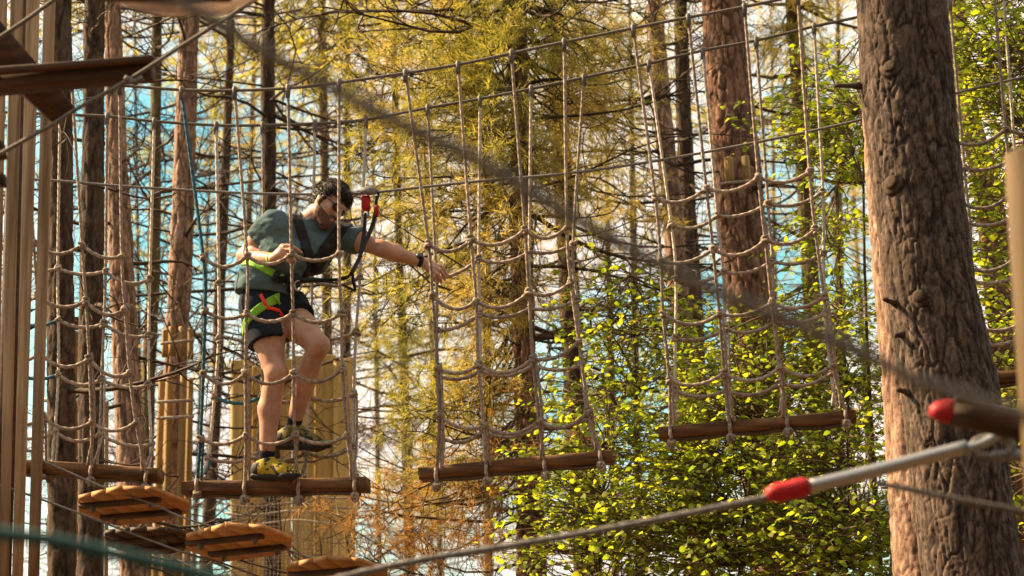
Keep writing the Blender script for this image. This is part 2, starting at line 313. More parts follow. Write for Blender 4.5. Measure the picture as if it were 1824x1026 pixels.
# ------------------------------------------------------------------ trees
class Trunk:
    def __init__(s, pts, Y, top=13.0, ys=None):
        P = [(at(px, py, Y + (0 if ys is None else ys*(py-513)/1000)), w*mpp(py, Y)/2) for px, py, w in pts]
        P.sort(key=lambda q: q[0].z)
        z = np.array([q[0].z for q in P]); x = np.array([q[0].x for q in P]); y = np.array([q[0].y for q in P]); r = np.array([q[1] for q in P])
        def ext(zz, a):
            s0 = (a[1]-a[0])/(z[1]-z[0]); s1 = (a[-1]-a[-2])/(z[-1]-z[-2])
            v = np.interp(zz, z, a); v = np.where(zz < z[0], a[0]+s0*(zz-z[0])*0.7, v); return np.where(zz > z[-1], a[-1]+s1*(zz-z[-1])*0.6, v)
        s.f = lambda zz: (np.stack([ext(zz, x), ext(zz, y), zz], -1), np.maximum(ext(zz, r), 0.02)*np.clip(1-(zz-9.5)/9, 0.12, 1))
        s.top = top; s.zlo = at(pts[0][0], 1100, Y).z; s.zhi = at(pts[0][0], -70, Y).z
    def at(s, z):
        c, r = s.f(np.array([float(z)])); return c[0], float(r[0])
    def mesh(s, name, mat, parent, sides=32, rows=120, depth=0.012, cell=0.05, seed=0, stretch=3.0):
        zz = np.concatenate([np.linspace(-0.1, s.zlo, 8)[:-1], np.linspace(s.zlo, s.zhi, rows), np.linspace(s.zhi, s.top, 14)[1:]])
        c, r = s.f(zz); r = r*(1+0.35*np.exp(-np.maximum(zz, 0)/0.25))
        ph = np.linspace(0, 2*np.pi, sides, endpoint=False)
        D = np.stack([np.cos(ph), np.sin(ph), 0*ph], -1)
        P = np.broadcast_to(c[:, None], (len(zz), sides, 3)) + r[:, None, None]*D[None]
        q = np.stack([np.broadcast_to(r[:, None]*np.cos(ph), P.shape[:2]), np.broadcast_to(r[:, None]*np.sin(ph), P.shape[:2]), np.broadcast_to(zz[:, None]/stretch, P.shape[:2])], -1)/cell
        warp = np.stack([vnoise(q*0.7, seed+k) for k in (1, 2, 3)], -1)
        f1, f2, cid = worley(q + 0.8*warp, seed); g1, g2, gid = worley(q*np.array([0.62, 0.62, 0.30]) + 0.55*warp[..., ::-1], seed+31)
        e = np.clip((f2-f1-0.02)/(0.14 + 0.16*np.clip(vnoise(q*0.35, seed+8)+0.4, 0, 1)), 0, 1); e = e*e*(3-2*e); eg = np.clip((g2-g1)/0.16, 0, 1); eg = eg*eg*(3-2*eg)
        d = depth*(0.42*e + 0.85*eg - 0.9 + 0.3*(cid-0.5)*e + 0.35*(gid-0.5)*eg) + depth*0.16*vnoise(q*np.array([3, 3, 9]), seed+5) + r[:, None]*0.05*vnoise(q*cell*np.array([4, 4, 4*stretch*0.5]), seed+7)
        e = np.minimum(eg, 0.45 + 0.55*e)
        P = P + d[..., None]*D[None]
        n = len(zz); i = np.arange(n-1)[:, None]*sides; j = np.arange(sides)[None]; k = (j+1) % sides
        Q = np.stack([i+j, i+k, i+sides+k, i+sides+j], -1).reshape(-1, 4)
        o = mesh_np(name, P.reshape(-1, 3), Q, None, mat, parent)
        a = o.data.attributes.new('plate', 'FLOAT', 'POINT'); a.data.foreach_set('value', np.clip(cid, 0, 1).astype(np.float32).ravel())
        a = o.data.attributes.new('fissure', 'FLOAT', 'POINT'); a.data.foreach_set('value', (np.clip(1-e*1.15, 0, 1)*0.85).astype(np.float32).ravel())
        return o
def needles(tufts, n, length, width, spread=1.0, seed=0, along=0.16):
    """needle-leaf tufts as thin triangles; tufts = list of (tip position, twig direction)"""
    rg = np.random.default_rng(seed); P = np.array([t[0] for t in tufts]); D = np.array([t[1] for t in tufts]); m = len(P)
    D = D/np.linalg.norm(D, axis=1, keepdims=True)
    base = P[:, None] - D[:, None]*(rg.random((m, n, 1))*along)
    d = rg.normal(size=(m, n, 3)); d -= (d*D[:, None]).sum(-1, keepdims=True)*D[:, None]; d /= np.linalg.norm(d, axis=-1, keepdims=True)
    a = rg.uniform(0.25, 1.0, (m, n, 1))*spread
    d = D[:, None]*np.cos(a) + d*np.sin(a); d[..., 2] -= 0.08; d /= np.linalg.norm(d, axis=-1, keepdims=True)
    l = length*rg.uniform(0.6, 1.1, (m, n, 1)); w = np.cross(d, rg.normal(size=(m, n, 3))); w /= np.linalg.norm(w, axis=-1, keepdims=True)
    tip = base + d*l; tip[..., 2] -= 0.12*l[..., 0]*rg.random((m, n))
    V = np.stack([base - w*width/2, base + w*width/2, tip], 2).reshape(-1, 3)
    return V, np.arange(len(V)).reshape(-1, 3)
def rnd_perp(d, rg):
    v = rg.normal(size=3); v -= v.dot(d)*d; return v/np.linalg.norm(v)
def bough(mb, tufts, start, end, r0, rg, nsub=7, sublen=0.45, curl=0.12, tw=3, twlen=0.2, sides=4, droop=0.05, bare=0.0):
    """a limb from start to end with side branches and twigs; twig tips go to tufts"""
    a, b = np.array(start, float), np.array(end, float); Ln = np.linalg.norm(b-a) + 1e-6; d = (b-a)/Ln
    n = 7; t = np.linspace(0, 1, n)[:, None]
    p1, p2 = rnd_perp(d, rg), rnd_perp(d, rg)
    P = a + (b-a)*t + curl*Ln*(np.sin(np.pi*t)*p1*rg.uniform(0.3, 1) + 0.5*np.sin(2*np.pi*t)*p2*rg.uniform(-1, 1)); P[:, 2] -= (droop*Ln*4*t*(1-t))[:, 0]
    mb.twig(P, r0, r0*0.25, sides)
    tufts.append((P[-1], P[-1]-P[-2]))
    for i in range(nsub):
        u = rg.uniform(0.25, 1.0); k = u*(n-1); i0 = min(int(k), n-2); q = P[i0] + (P[i0+1]-P[i0])*(k-i0)
        dd = 0.65*d + rnd_perp(d, rg)*0.9; dd[2] += 0.1; dd /= np.linalg.norm(dd)
        L2 = sublen*rg.uniform(0.5, 1.2)*(1.15-0.5*u); tt = np.linspace(0, 1, 5)[:, None]
        pp = rnd_perp(dd, rg); S2 = q + dd*L2*tt + pp*L2*0.25*np.sin(np.pi*tt*rg.uniform(0.6, 1.3))
        mb.twig(S2, r0*0.42, r0*0.13)
        if rg.random() > bare: tufts.append((S2[-1], S2[-1]-S2[-2]))
        for j in range(tw):
            u2 = rg.uniform(0.3, 0.95); k2 = u2*4; j0 = min(int(k2), 3); q2 = S2[j0] + (S2[j0+1]-S2[j0])*(k2-j0)
            d2 = dd + rnd_perp(dd, rg)*0.9; d2 /= np.linalg.norm(d2); L3 = twlen*rg.uniform(0.5, 1.3)
            pp2 = rnd_perp(d2, rg); t3 = np.linspace(0, 1, 3)[:, None]; S3 = q2 + d2*L3*t3 + pp2*L3*0.2*np.sin(np.pi*t3*0.8)
            mb.twig(S3, r0*0.2, r0*0.08)
            if rg.random() > bare: tufts.append((S3[-1], S3[-1]-S3[-2]))
PINE_GROUP = 'pine trees of the wood'
def pine(name, label, pts, Y, mat, dead=24, clumps=(), sides=28, rows=90, depth=0.010, cell=0.05, seed=0, top=13.0, dead_len=(0.5, 1.5), ys=None,
         crown_top=0, nmat='needle', branch_mat='twig', zr=None, twr=0.0135, side=None):
    T = Trunk(pts, Y, top, ys); rg = np.random.default_rng(seed+100)
    c0, _ = T.at(-0.05); root = thing(name, c0, label, 'tree', PINE_GROUP)
    T.mesh('trunk', M[mat], root, sides, rows, depth, cell, seed)
    mb = MB(); tu = []; z0, z1 = zr or (T.zlo-0.2, T.zhi+0.5)
    for i in range(int(dead*1.5)):                                   # dead limbs along the bare trunk
        z = rg.uniform(z0, z1); c, r = T.at(z); ang = rg.uniform(0, 2*np.pi)
        if side is not None and rg.random() < 0.7: ang = side + rg.normal()*0.8
        d = np.array([math.cos(ang), math.sin(ang), rg.uniform(-0.25, 0.3)]); L_ = rg.uniform(*dead_len)
        bough(mb, tu, c + d*r*0.8, c + d*(r+L_), twr*rg.uniform(0.6, 1.4), rg, nsub=int(3+L_*4), sublen=0.42*L_**0.5, curl=0.13, tw=3, twlen=0.2)
    if dead: mb.build('limbs', M[branch_mat], root)['kind'] = 'stuff'
    byM = {}
    for (px, py, dY, rx, ry, nb, mm) in clumps:             # live boughs: from the trunk out to a spray of needles
        lb, tl = byM.setdefault(mm, (MB(), [])) if mm in byM else byM.setdefault(mm, (MB(), []))
        for i in range(max(2, int(nb*0.44))):
            e = at(px + rg.normal()*rx*0.85, py + rg.normal()*ry*0.85, Y + dY + rg.normal()*0.45)
            zs = e.z + rg.uniform(-0.1, 0.7); cc, r = T.at(zs); v = np.array(e)-cc; Ln = np.linalg.norm(v)
            s = cc if Ln < 1.4 else np.array(e) - v/Ln*rg.uniform(0.8, 1.3)
            bough(lb, tl, s, e, 0.011, rg, nsub=8, sublen=0.36, curl=0.16, tw=3, twlen=0.16, bare=0.15)
    for q, (mm, (lb, tl)) in enumerate(byM.items()):
        lb.build('boughs', M['twig' if mm != 'needle_dead' else 'twig_pale'], root)['kind'] = 'stuff'
        nn = {'needle': 16, 'needle_gold': 14, 'needle_dead': 11}[mm]
        V, Tt = needles(tl, nn+3, 0.112, 0.0048, 1.25, seed+q, 0.10)
        mesh_np('crown', V, None, Tt, M[mm], root, smooth=False)['kind'] = 'stuff'
    if crown_top:                                           # the green crown, high above the picture
        lb = MB(); tl = []
        for i in range(crown_top):
            z = rg.uniform(8.6, top); c, r = T.at(z); ang = rg.uniform(0, 2*np.pi); L_ = rg.uniform(0.6, 2.4)*(1.25-(z-8.6)/(top-8.6))
            d = np.array([math.cos(ang), math.sin(ang), 0.15]); bough(lb, tl, c, c + d*L_, 0.02, rg, nsub=8, sublen=0.6, tw=2, twlen=0.3, bare=0.2)
        lb.build('upper_limbs', M['twig'], root)['kind'] = 'stuff'
        V, Tt = needles(tl, 12, 0.24, 0.022, 1.1, seed+50, 0.25); mesh_np('upper_crown', V, None, Tt, M['needle'], root, smooth=False)['kind'] = 'stuff'
    return root, T
G, D_, N_ = 'needle_gold', 'needle_dead', 'needle'
big, BT = pine('pine_tree', 'thick grey-barked pine trunk with branch knots, largest trunk, standing before the rope bridge',
    [(1604, 0, 158), (1614, 150, 166), (1636, 350, 161), (1654, 513, 164), (1692, 700, 174), (1705, 800, 177), (1730, 1020, 178)], 11.0, 'bark_grey',
    dead=0, sides=190, rows=500, depth=0.0085, cell=0.034, seed=1, crown_top=0)
mb = MB()
def stub(px, py, lpx, rise=0.0, r=0.016, toward=-0.6):
    w = at(px, py, 11.0); c, rr = BT.at(w.z); dx = (px - (c[0]/mpp(py, 11.0) + 912))*mpp(py, 11.0)
    k = max(-1, min(1, dx/rr)); nrm = np.array([k, -math.sqrt(max(0.0, 1-k*k)), 0.1]); p0 = c + nrm*rr*0.93
    L_ = lpx*mpp(py, 11.0)*(0.55 if r > 0.015 else 1.0); d = nrm + np.array([0, 0, rise]); m = MB(); t = np.linspace(0, 1, 6)
    m.tube(p0 + d*L_*t[:, None], r*(1.9-1.2*t)*(1+0.2*np.sin(t*9)), 9); m.build('branch_stub', M['bark_dark'], big)
for a in ((1574, 147, 14, 0.2, 0.028), (1652, 115, 14, 0.1, 0.026), (1580, 347, 20, 0.1, 0.032), (1680, 357, 12, 0, 0.026), (1625, 550, 16, -0.1, 0.028), (1725, 543, 10, 0.1, 0.026), (1757, 948, 14, 0, 0.022),
          (1590, 557, 34, 0.1, 0.010), (1600, 610, 22, -0.3, 0.012), (1612, 712, 28, 0.05, 0.011), (1530, 160, 52, -0.1, 0.010), (1640, 790, 8, 0, 0.03), (1700, 260, 8, 0, 0.02)): stub(*a)
TREES = [
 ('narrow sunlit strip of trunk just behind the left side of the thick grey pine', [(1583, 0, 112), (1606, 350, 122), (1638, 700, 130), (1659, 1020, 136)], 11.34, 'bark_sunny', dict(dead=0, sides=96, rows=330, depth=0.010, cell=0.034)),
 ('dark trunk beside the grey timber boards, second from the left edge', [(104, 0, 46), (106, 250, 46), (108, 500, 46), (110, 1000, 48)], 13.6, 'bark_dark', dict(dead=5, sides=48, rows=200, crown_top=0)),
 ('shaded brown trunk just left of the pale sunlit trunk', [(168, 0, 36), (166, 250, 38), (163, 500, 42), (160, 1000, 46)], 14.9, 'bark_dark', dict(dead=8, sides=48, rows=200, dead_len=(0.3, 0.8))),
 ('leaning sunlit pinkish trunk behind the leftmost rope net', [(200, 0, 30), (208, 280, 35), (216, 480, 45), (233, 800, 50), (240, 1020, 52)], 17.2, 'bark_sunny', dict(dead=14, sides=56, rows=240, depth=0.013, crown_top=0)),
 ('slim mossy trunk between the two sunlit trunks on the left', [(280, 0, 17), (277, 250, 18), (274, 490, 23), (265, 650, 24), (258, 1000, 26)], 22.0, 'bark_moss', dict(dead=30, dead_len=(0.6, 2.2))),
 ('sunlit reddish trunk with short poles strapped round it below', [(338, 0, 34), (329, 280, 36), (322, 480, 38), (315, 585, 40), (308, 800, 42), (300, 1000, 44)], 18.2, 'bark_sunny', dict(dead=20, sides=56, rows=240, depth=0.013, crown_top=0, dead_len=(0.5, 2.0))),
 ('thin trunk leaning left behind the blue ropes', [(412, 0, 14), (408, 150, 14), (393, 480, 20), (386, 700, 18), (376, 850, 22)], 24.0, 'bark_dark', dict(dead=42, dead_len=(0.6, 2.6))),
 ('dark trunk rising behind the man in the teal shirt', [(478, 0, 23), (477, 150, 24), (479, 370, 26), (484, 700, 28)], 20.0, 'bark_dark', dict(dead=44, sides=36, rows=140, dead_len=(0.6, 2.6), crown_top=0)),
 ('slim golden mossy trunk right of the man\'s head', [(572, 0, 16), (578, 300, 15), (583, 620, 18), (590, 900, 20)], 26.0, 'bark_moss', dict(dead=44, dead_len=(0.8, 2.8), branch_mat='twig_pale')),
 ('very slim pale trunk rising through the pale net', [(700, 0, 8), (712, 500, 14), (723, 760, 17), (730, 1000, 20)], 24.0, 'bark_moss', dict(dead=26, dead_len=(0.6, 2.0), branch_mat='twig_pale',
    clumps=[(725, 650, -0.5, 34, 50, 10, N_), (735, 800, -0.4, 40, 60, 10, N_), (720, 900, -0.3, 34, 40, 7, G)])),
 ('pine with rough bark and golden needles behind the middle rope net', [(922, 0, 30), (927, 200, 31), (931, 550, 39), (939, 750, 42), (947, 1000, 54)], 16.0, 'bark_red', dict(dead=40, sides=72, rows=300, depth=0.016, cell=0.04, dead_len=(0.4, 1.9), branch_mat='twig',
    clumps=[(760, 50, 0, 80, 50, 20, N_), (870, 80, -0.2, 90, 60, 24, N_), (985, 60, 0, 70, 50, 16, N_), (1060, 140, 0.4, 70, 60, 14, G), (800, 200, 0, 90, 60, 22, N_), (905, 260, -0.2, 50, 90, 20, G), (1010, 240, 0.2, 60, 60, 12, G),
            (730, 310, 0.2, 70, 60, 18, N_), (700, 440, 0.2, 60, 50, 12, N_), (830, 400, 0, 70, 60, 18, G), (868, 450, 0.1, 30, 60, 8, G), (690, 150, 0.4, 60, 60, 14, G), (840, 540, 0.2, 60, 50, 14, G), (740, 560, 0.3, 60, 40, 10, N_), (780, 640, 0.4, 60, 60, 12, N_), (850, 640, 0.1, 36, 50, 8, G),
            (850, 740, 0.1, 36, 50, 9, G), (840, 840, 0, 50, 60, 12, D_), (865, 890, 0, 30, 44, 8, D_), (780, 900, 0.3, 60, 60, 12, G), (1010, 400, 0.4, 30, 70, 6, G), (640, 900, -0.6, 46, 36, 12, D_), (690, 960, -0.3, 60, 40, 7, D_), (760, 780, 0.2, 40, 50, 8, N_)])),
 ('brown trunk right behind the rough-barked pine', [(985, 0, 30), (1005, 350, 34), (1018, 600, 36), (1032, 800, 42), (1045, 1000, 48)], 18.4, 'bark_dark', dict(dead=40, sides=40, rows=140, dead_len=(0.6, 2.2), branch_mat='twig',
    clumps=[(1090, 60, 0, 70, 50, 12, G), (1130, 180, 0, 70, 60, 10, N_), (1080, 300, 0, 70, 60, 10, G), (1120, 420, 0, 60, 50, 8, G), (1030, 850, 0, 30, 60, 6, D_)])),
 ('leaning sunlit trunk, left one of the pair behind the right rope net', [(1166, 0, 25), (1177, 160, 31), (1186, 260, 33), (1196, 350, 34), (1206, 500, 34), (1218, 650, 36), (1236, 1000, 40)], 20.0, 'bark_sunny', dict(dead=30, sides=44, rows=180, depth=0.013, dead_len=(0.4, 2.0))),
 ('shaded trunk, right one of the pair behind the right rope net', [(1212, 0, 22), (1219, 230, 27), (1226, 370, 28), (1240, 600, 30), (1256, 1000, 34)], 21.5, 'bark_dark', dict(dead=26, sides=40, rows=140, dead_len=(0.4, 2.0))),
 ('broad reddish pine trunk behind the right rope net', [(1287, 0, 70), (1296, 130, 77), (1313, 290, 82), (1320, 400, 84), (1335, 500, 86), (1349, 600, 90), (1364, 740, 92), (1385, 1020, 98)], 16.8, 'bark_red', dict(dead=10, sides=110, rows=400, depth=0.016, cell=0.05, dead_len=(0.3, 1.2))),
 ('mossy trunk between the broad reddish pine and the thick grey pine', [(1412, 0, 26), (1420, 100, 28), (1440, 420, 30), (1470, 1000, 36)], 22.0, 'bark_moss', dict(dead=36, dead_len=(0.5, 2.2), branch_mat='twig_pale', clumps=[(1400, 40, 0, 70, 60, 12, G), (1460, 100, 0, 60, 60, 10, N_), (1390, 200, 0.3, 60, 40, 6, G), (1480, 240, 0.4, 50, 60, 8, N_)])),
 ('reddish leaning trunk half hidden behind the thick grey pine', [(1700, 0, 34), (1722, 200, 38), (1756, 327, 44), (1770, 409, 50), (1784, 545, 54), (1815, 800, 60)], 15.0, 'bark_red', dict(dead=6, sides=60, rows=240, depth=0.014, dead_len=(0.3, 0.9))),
]
TR = []
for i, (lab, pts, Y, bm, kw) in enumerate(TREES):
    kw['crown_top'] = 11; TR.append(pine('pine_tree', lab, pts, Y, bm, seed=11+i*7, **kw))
# further back: slim trees standing one behind the other to the far edge of the wood
rg = np.random.default_rng(5); FAR = []
FARS = [(-60, 34, 'past the left edge behind the timber boards'), (246, 40, 'between the pale leaning trunk and the slim mossy one'), (366, 46, 'between the sunlit strapped trunk and the thin leaning one'), (440, 38, 'between the thin leaning trunk and the dark trunk behind the man'),
 (520, 50, 'just right of the dark trunk behind the man'), (618, 36, 'above the red pulley'), (668, 44, 'right of the red pulley'), (765, 48, 'behind the left ropes of the middle net'), (868, 40, 'left of the rough-barked pine, behind its needles'),
 (1085, 42, 'between the middle and the right rope nets'), (1130, 34, 'just left of the pair of trunks'), (1380, 45, 'just right of the broad reddish pine'), (1495, 38, 'behind the leaf spray beside the thick grey pine'), (1530, 50, 'touching the left side of the thick grey pine'), (1860, 36, 'past the right edge behind the leafy beech')]
for i, (x, Y, where) in enumerate(FARS):
    w = rg.uniform(0.07, 0.15)/mpp(500, Y); lean = rg.normal()*22; x0 = x; right = x > 640
    cl = []
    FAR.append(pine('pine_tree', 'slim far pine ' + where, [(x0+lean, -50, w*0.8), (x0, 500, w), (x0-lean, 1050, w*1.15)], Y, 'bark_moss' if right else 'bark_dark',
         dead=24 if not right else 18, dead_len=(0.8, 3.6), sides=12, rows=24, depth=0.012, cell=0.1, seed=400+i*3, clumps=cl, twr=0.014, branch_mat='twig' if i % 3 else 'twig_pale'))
    nc = 40 if right else 24; pz = np.array([(x0 + rg.normal()*(75 if right else 60), (rg.uniform(-60, 460) if rg.random() < 0.75 else rg.uniform(460, 1000)) if right else rg.uniform(-60, 300) + (rg.random() < 0.25)*400) for k in range(nc)])
    tl = []
    for px, py in pz:
        cc = np.array(at(px, py, Y + rg.normal()*0.8)); dd0 = rg.normal(size=3)*np.array([1, 0.6, 0.35])
        for k in range(22): tl.append((cc + rg.normal(size=3)*np.array([0.42, 0.42, 0.16]) + dd0*0.25*rg.normal(), dd0 + rg.normal(size=3)*0.5))
    V, Tt = needles(tl, 12, 0.15, 0.013, 1.2, 900+i, 0.14); cr = mesh_np('crown', V, None, Tt, M[[G, N_, G][i % 3]], FAR[-1][0], smooth=False); cr['kind'] = 'stuff'
# ------------------------------------------------------------------ young beeches with backlit leaves
def leaf_verts(n, rg, P, A, size):
    """folded leaf blades; P bases, A axes; 6 vertices, 4 triangles each"""
    A = A/np.linalg.norm(A, axis=1, keepdims=True); up = rg.normal(size=(n, 3))*0.55; up[:, 2] += 1.0
    s = np.cross(A, up); s /= np.linalg.norm(s, axis=1, keepdims=True); u = np.cross(s, A); z = size*rg.uniform(0.45, 1.25, n)
    z = z[:, None]; w = z*0.36; f = z*0.10; dr = z*0.10
    v = [P, P + A*z*0.32 + s*w*0.9 + u*f, P + A*z*0.68 + s*w*0.75 + u*f*0.6 - u*dr*0.3, P + A*z - u*dr, P + A*z*0.68 - s*w*0.75 + u*f*0.6 - u*dr*0.3, P + A*z*0.32 - s*w*0.9 + u*f]
    V = np.stack(v, 1).reshape(-1, 3); b = (np.arange(n)*6)[:, None, None]
    T = (np.array([[0, 1, 5], [1, 2, 5], [2, 4, 5], [2, 3, 4]])[None] + b).reshape(-1, 3); return V, T
def one_leaf_mesh(size):
    rg_ = np.random.default_rng(3); V, T = leaf_verts(1, rg_, np.zeros((1, 3)), np.array([[1.0, 0, 0]]), size)
    me = bpy.data.meshes.new('leaf'); me.from_pydata([tuple(v) for v in V], [], [tuple(int(q) for q in t) for t in T]); me.materials.append(M['leaf']); return me
LEAF = one_leaf_mesh(0.07)
def beech(label, base, Y, clumps, seed, size=0.050, nleaf=16, parts=60, stem_r=0.022, name='beech_sapling', top=None):
    rg = np.random.default_rng(seed); g0 = at(base[0], base[1], Y); g0.z = -0.05; root = thing(name, g0, label, 'tree', 'leafy saplings of the understorey')
    sm = MB(); P = []; A = []
    tp = np.array(at(*top, Y)) if top else np.array(at(clumps[0][0], min(c[1] for c in clumps)-10, Y))
    t = np.linspace(0, 1, 14)[:, None]; b = np.array(g0); stem = b + (tp-b)*t + np.stack([0.16*np.sin(5*t[:, 0]+seed), 0.12*np.cos(4*t[:, 0]+seed), 0*t[:, 0]], -1)*t*(1.2-t)
    sm.tube(stem, stem_r*(1.05-0.85*t[:, 0]), 7); tm = sm.build('trunk', M['bark_moss'], root)
    br = MB(); dummy = []
    for (px, py, dY, rx, ry, nt) in clumps:
        for i in range(int(nt*2.4)):
            e = np.array(at(px + rg.normal()*rx*0.75, py + rg.normal()*ry*0.75, Y + dY + rg.normal()*0.35))
            zz = e[2] - rg.uniform(0.05, 0.5); k = np.clip(np.searchsorted(stem[:, 2], zz), 1, 13); s = stem[k]
            v = e - s; Ln = np.linalg.norm(v) + 1e-6; v /= Ln
            if Ln > 1.0 and i % 4: s = e - v*rg.uniform(0.5, 0.9); Ln = np.linalg.norm(e-s)
            tt = np.linspace(0, 1, 6)[:, None]; tw = s + (e-s)*tt + rnd_perp(v, rg)*Ln*0.08*np.sin(np.pi*tt); br.twig(tw, 0.0055*min(1.6, 0.6+Ln), 0.0017*min(1.6, 0.6+Ln), 4)
            for j in range(3):                            # leafy shoots, leaves alternating along them
                d = v + rnd_perp(v, rg)*0.9; d[2] *= 0.4; d /= np.linalg.norm(d); L_ = rg.uniform(0.2, 0.42); q = tw[3+j % 3]
                sh = q + d*L_*np.linspace(0, 1, 4)[:, None]; br.twig(sh, 0.0032, 0.0016)
                m = nleaf//3; u = rg.uniform(0.15, 1.05, m); P.append(q + d*L_*u[:, None] + rg.normal(size=(m, 3))*0.012)
                sd = np.cross(d, [0, 0, 1.0]); sd /= np.linalg.norm(sd)+1e-6; al = d*0.7 + sd*np.where(np.arange(m) % 2, 1, -1)[:, None]; al[:, 2] -= rg.uniform(0.0, 0.7, m); A.append(al + rg.normal(size=(m, 3))*0.2)
    br.build('branches', M['twig_pale'], root)['kind'] = 'stuff'; P = np.concatenate(P); A = np.concatenate(A)
    order = np.argsort(P[:, 1]); P, A = P[order], A[order]; vis = np.ones(len(P), bool)
    k = min(parts, len(P)//3)
    for q in range(k):
        o = bpy.data.objects.new('leaf', LEAF); C.objects.link(o); o.parent = root
        a = Vector(A[q]).normalized(); o.rotation_euler = a.to_track_quat('X', 'Z').to_euler(); o.location = Vector(P[q]) - root.location; sc = rg.uniform(0.75, 1.2)*size/0.07; o.rotation_euler.x += rg.normal()*0.6; o.scale = (sc, sc, sc)
    V, T = leaf_verts(len(P)-k, rg, P[k:], A[k:], size); lv = mesh_np('crown', V, None, T, M['leaf'], root, smooth=False); lv['kind'] = 'stuff'
    return root
beech('beech sapling with dense yellow-green leaves under the middle rope net', (1060, 1026), 14.4, [(1020, 870, 0, 60, 50, 16), (1080, 800, 0, 70, 60, 22), (1010, 960, 0, 60, 50, 14), (1100, 930, -0.2, 70, 60, 20), (1060, 720, 0.3, 60, 40, 8), (1130, 1000, 0, 70, 40, 12)], 1, top=(1090, 700))
beech('beech sapling with a forked pale stem in the lower middle of the leaves', (1290, 1026), 14.2, [(1190, 860, 0, 70, 60, 22), (1270, 800, 0, 70, 50, 18), (1210, 960, -0.2, 80, 60, 22), (1320, 900, 0, 60, 60, 18), (1330, 980, -0.2, 80, 50, 22), (1240, 720, 0.2, 50, 40, 8)], 2, top=(1330, 740))
beech('leafy beech sapling filling the corner beside the foot of the thick grey pine', (1480, 1026), 13.9, [(1440, 970, -0.2, 80, 50, 26), (1530, 990, -0.2, 60, 50, 22), (1420, 870, 0, 70, 50, 18), (1510, 820, 0, 60, 60, 18), (1550, 930, 0.3, 40, 50, 8), (1470, 770, 0.2, 60, 30, 9)], 3, top=(1500, 740))
beech('sparse sapling of small bright leaves left of the right rope net', (1120, 1026), 15.2, [(1090, 560, 0, 50, 60, 12), (1130, 640, 0, 60, 60, 14), (1160, 520, 0, 40, 50, 8), (1100, 700, 0, 60, 40, 10), (1190, 600, 0.2, 40, 60, 7)], 4, top=(1120, 490), nleaf=12, parts=30)
beech('sapling spray of bright leaves before the broad reddish trunk', (1330, 1026), 14.5, [(1330, 690, 0, 60, 40, 14), (1270, 650, 0.2, 40, 40, 8), (1400, 660, 0.2, 50, 50, 14), (1350, 580, 0.3, 60, 30, 5), (1420, 560, 0.5, 40, 50, 8), (1250, 760, 0, 60, 30, 9), (1390, 760, 0, 70, 30, 9)], 5, top=(1370, 560))
beech('tall sapling with hanging leaves just left of the thick grey pine', (1530, 1026), 14.6, [(1470, 470, 0, 30, 60, 8), (1510, 560, 0, 36, 60, 12), (1500, 670, 0, 40, 60, 14), (1540, 720, 0, 40, 50, 10), (1480, 380, 0.2, 30, 40, 6), (1430, 620, 0.3, 40, 50, 9)], 6, top=(1500, 330), parts=30)
beech('bright leaf spray high up beside the thick grey pine', (1560, 1026), 14.6, [(1500, 200, 0, 40, 40, 11), (1460, 240, 0, 40, 36, 10), (1510, 280, 0, 36, 36, 10), (1440, 180, 0.2, 36, 30, 5), (1510, 120, 0.1, 24, 30, 4)], 7, top=(1545, 60), parts=30)
beech('tall leafy beech behind the right-hand rope net at the picture edge', (1860, 1026), 13.4, [(1745, 60, 0, 50, 60, 20), (1800, 130, 0, 40, 60, 20), (1760, 190, 0.3, 40, 50, 14), (1810, 30, 0, 30, 50, 12), (1750, 300, 0.5, 40, 50, 10), (1800, 330, 0.3, 30, 60, 12), (1790, 480, 0.4, 30, 70, 8), (1740, 440, 0.8, 26, 60, 5), (1805, 620, 0, 30, 40, 8), (1800, 800, 0.6, 40, 120, 12)], 8, top=(1850, -40), size=0.05, parts=40, name='beech_tree', stem_r=0.05)

# the wood goes on behind and beside the photographer: an unseen mass of trees, added to cut sky fill
rg = np.random.default_rng(77); mb = MB(); tl = []
for i in range(120):
    ang = rg.uniform(R(165), R(385)); rr = rg.uniform(8, 28); x, y = rr*math.cos(ang), rr*math.sin(ang) + 1.0
    if x < -7 and y > -3: continue
    h = rg.uniform(11, 16); mb.tube(np.array([[x, y, -0.1], [x+rg.normal()*0.2, y, h*0.5], [x+rg.normal()*0.4, y+rg.normal()*0.3, h]]), np.array([0.2, 0.15, 0.03]), 7)
    for k in range(46):
        z = h*rg.uniform(0.12, 1.0); L_ = rg.uniform(0.5, 2.9)*(1.15 - 0.6*z/h); an = rg.uniform(0, 2*np.pi); e = np.array([x+L_*math.cos(an), y+L_*math.sin(an), z+rg.normal()*0.3])
        mb.twig(np.array([[x, y, z-0.2], e]), 0.03, 0.01)
        for q in range(5): tl.append((e + rg.normal(size=3)*0.35, np.array([math.cos(an), math.sin(an), 0.2]) + rg.normal(size=3)*0.4))
tk = mb.build('unseen_woods', M['bark_dark']); props(tk, 'unseen trunks and limbs of the wood, added behind the viewer to hold back sky light', 'unseen_woods', kind='stuff')
V, Tt = needles(tl, 6, 0.46, 0.16, 1.2, 5, 0.4); fo = mesh_np('unseen_foliage', V, None, Tt, M['needle_dark'], None, smooth=False); props(fo, 'unseen green foliage of the wood, added behind the viewer to hold back sky light', 'foliage', kind='stuff')
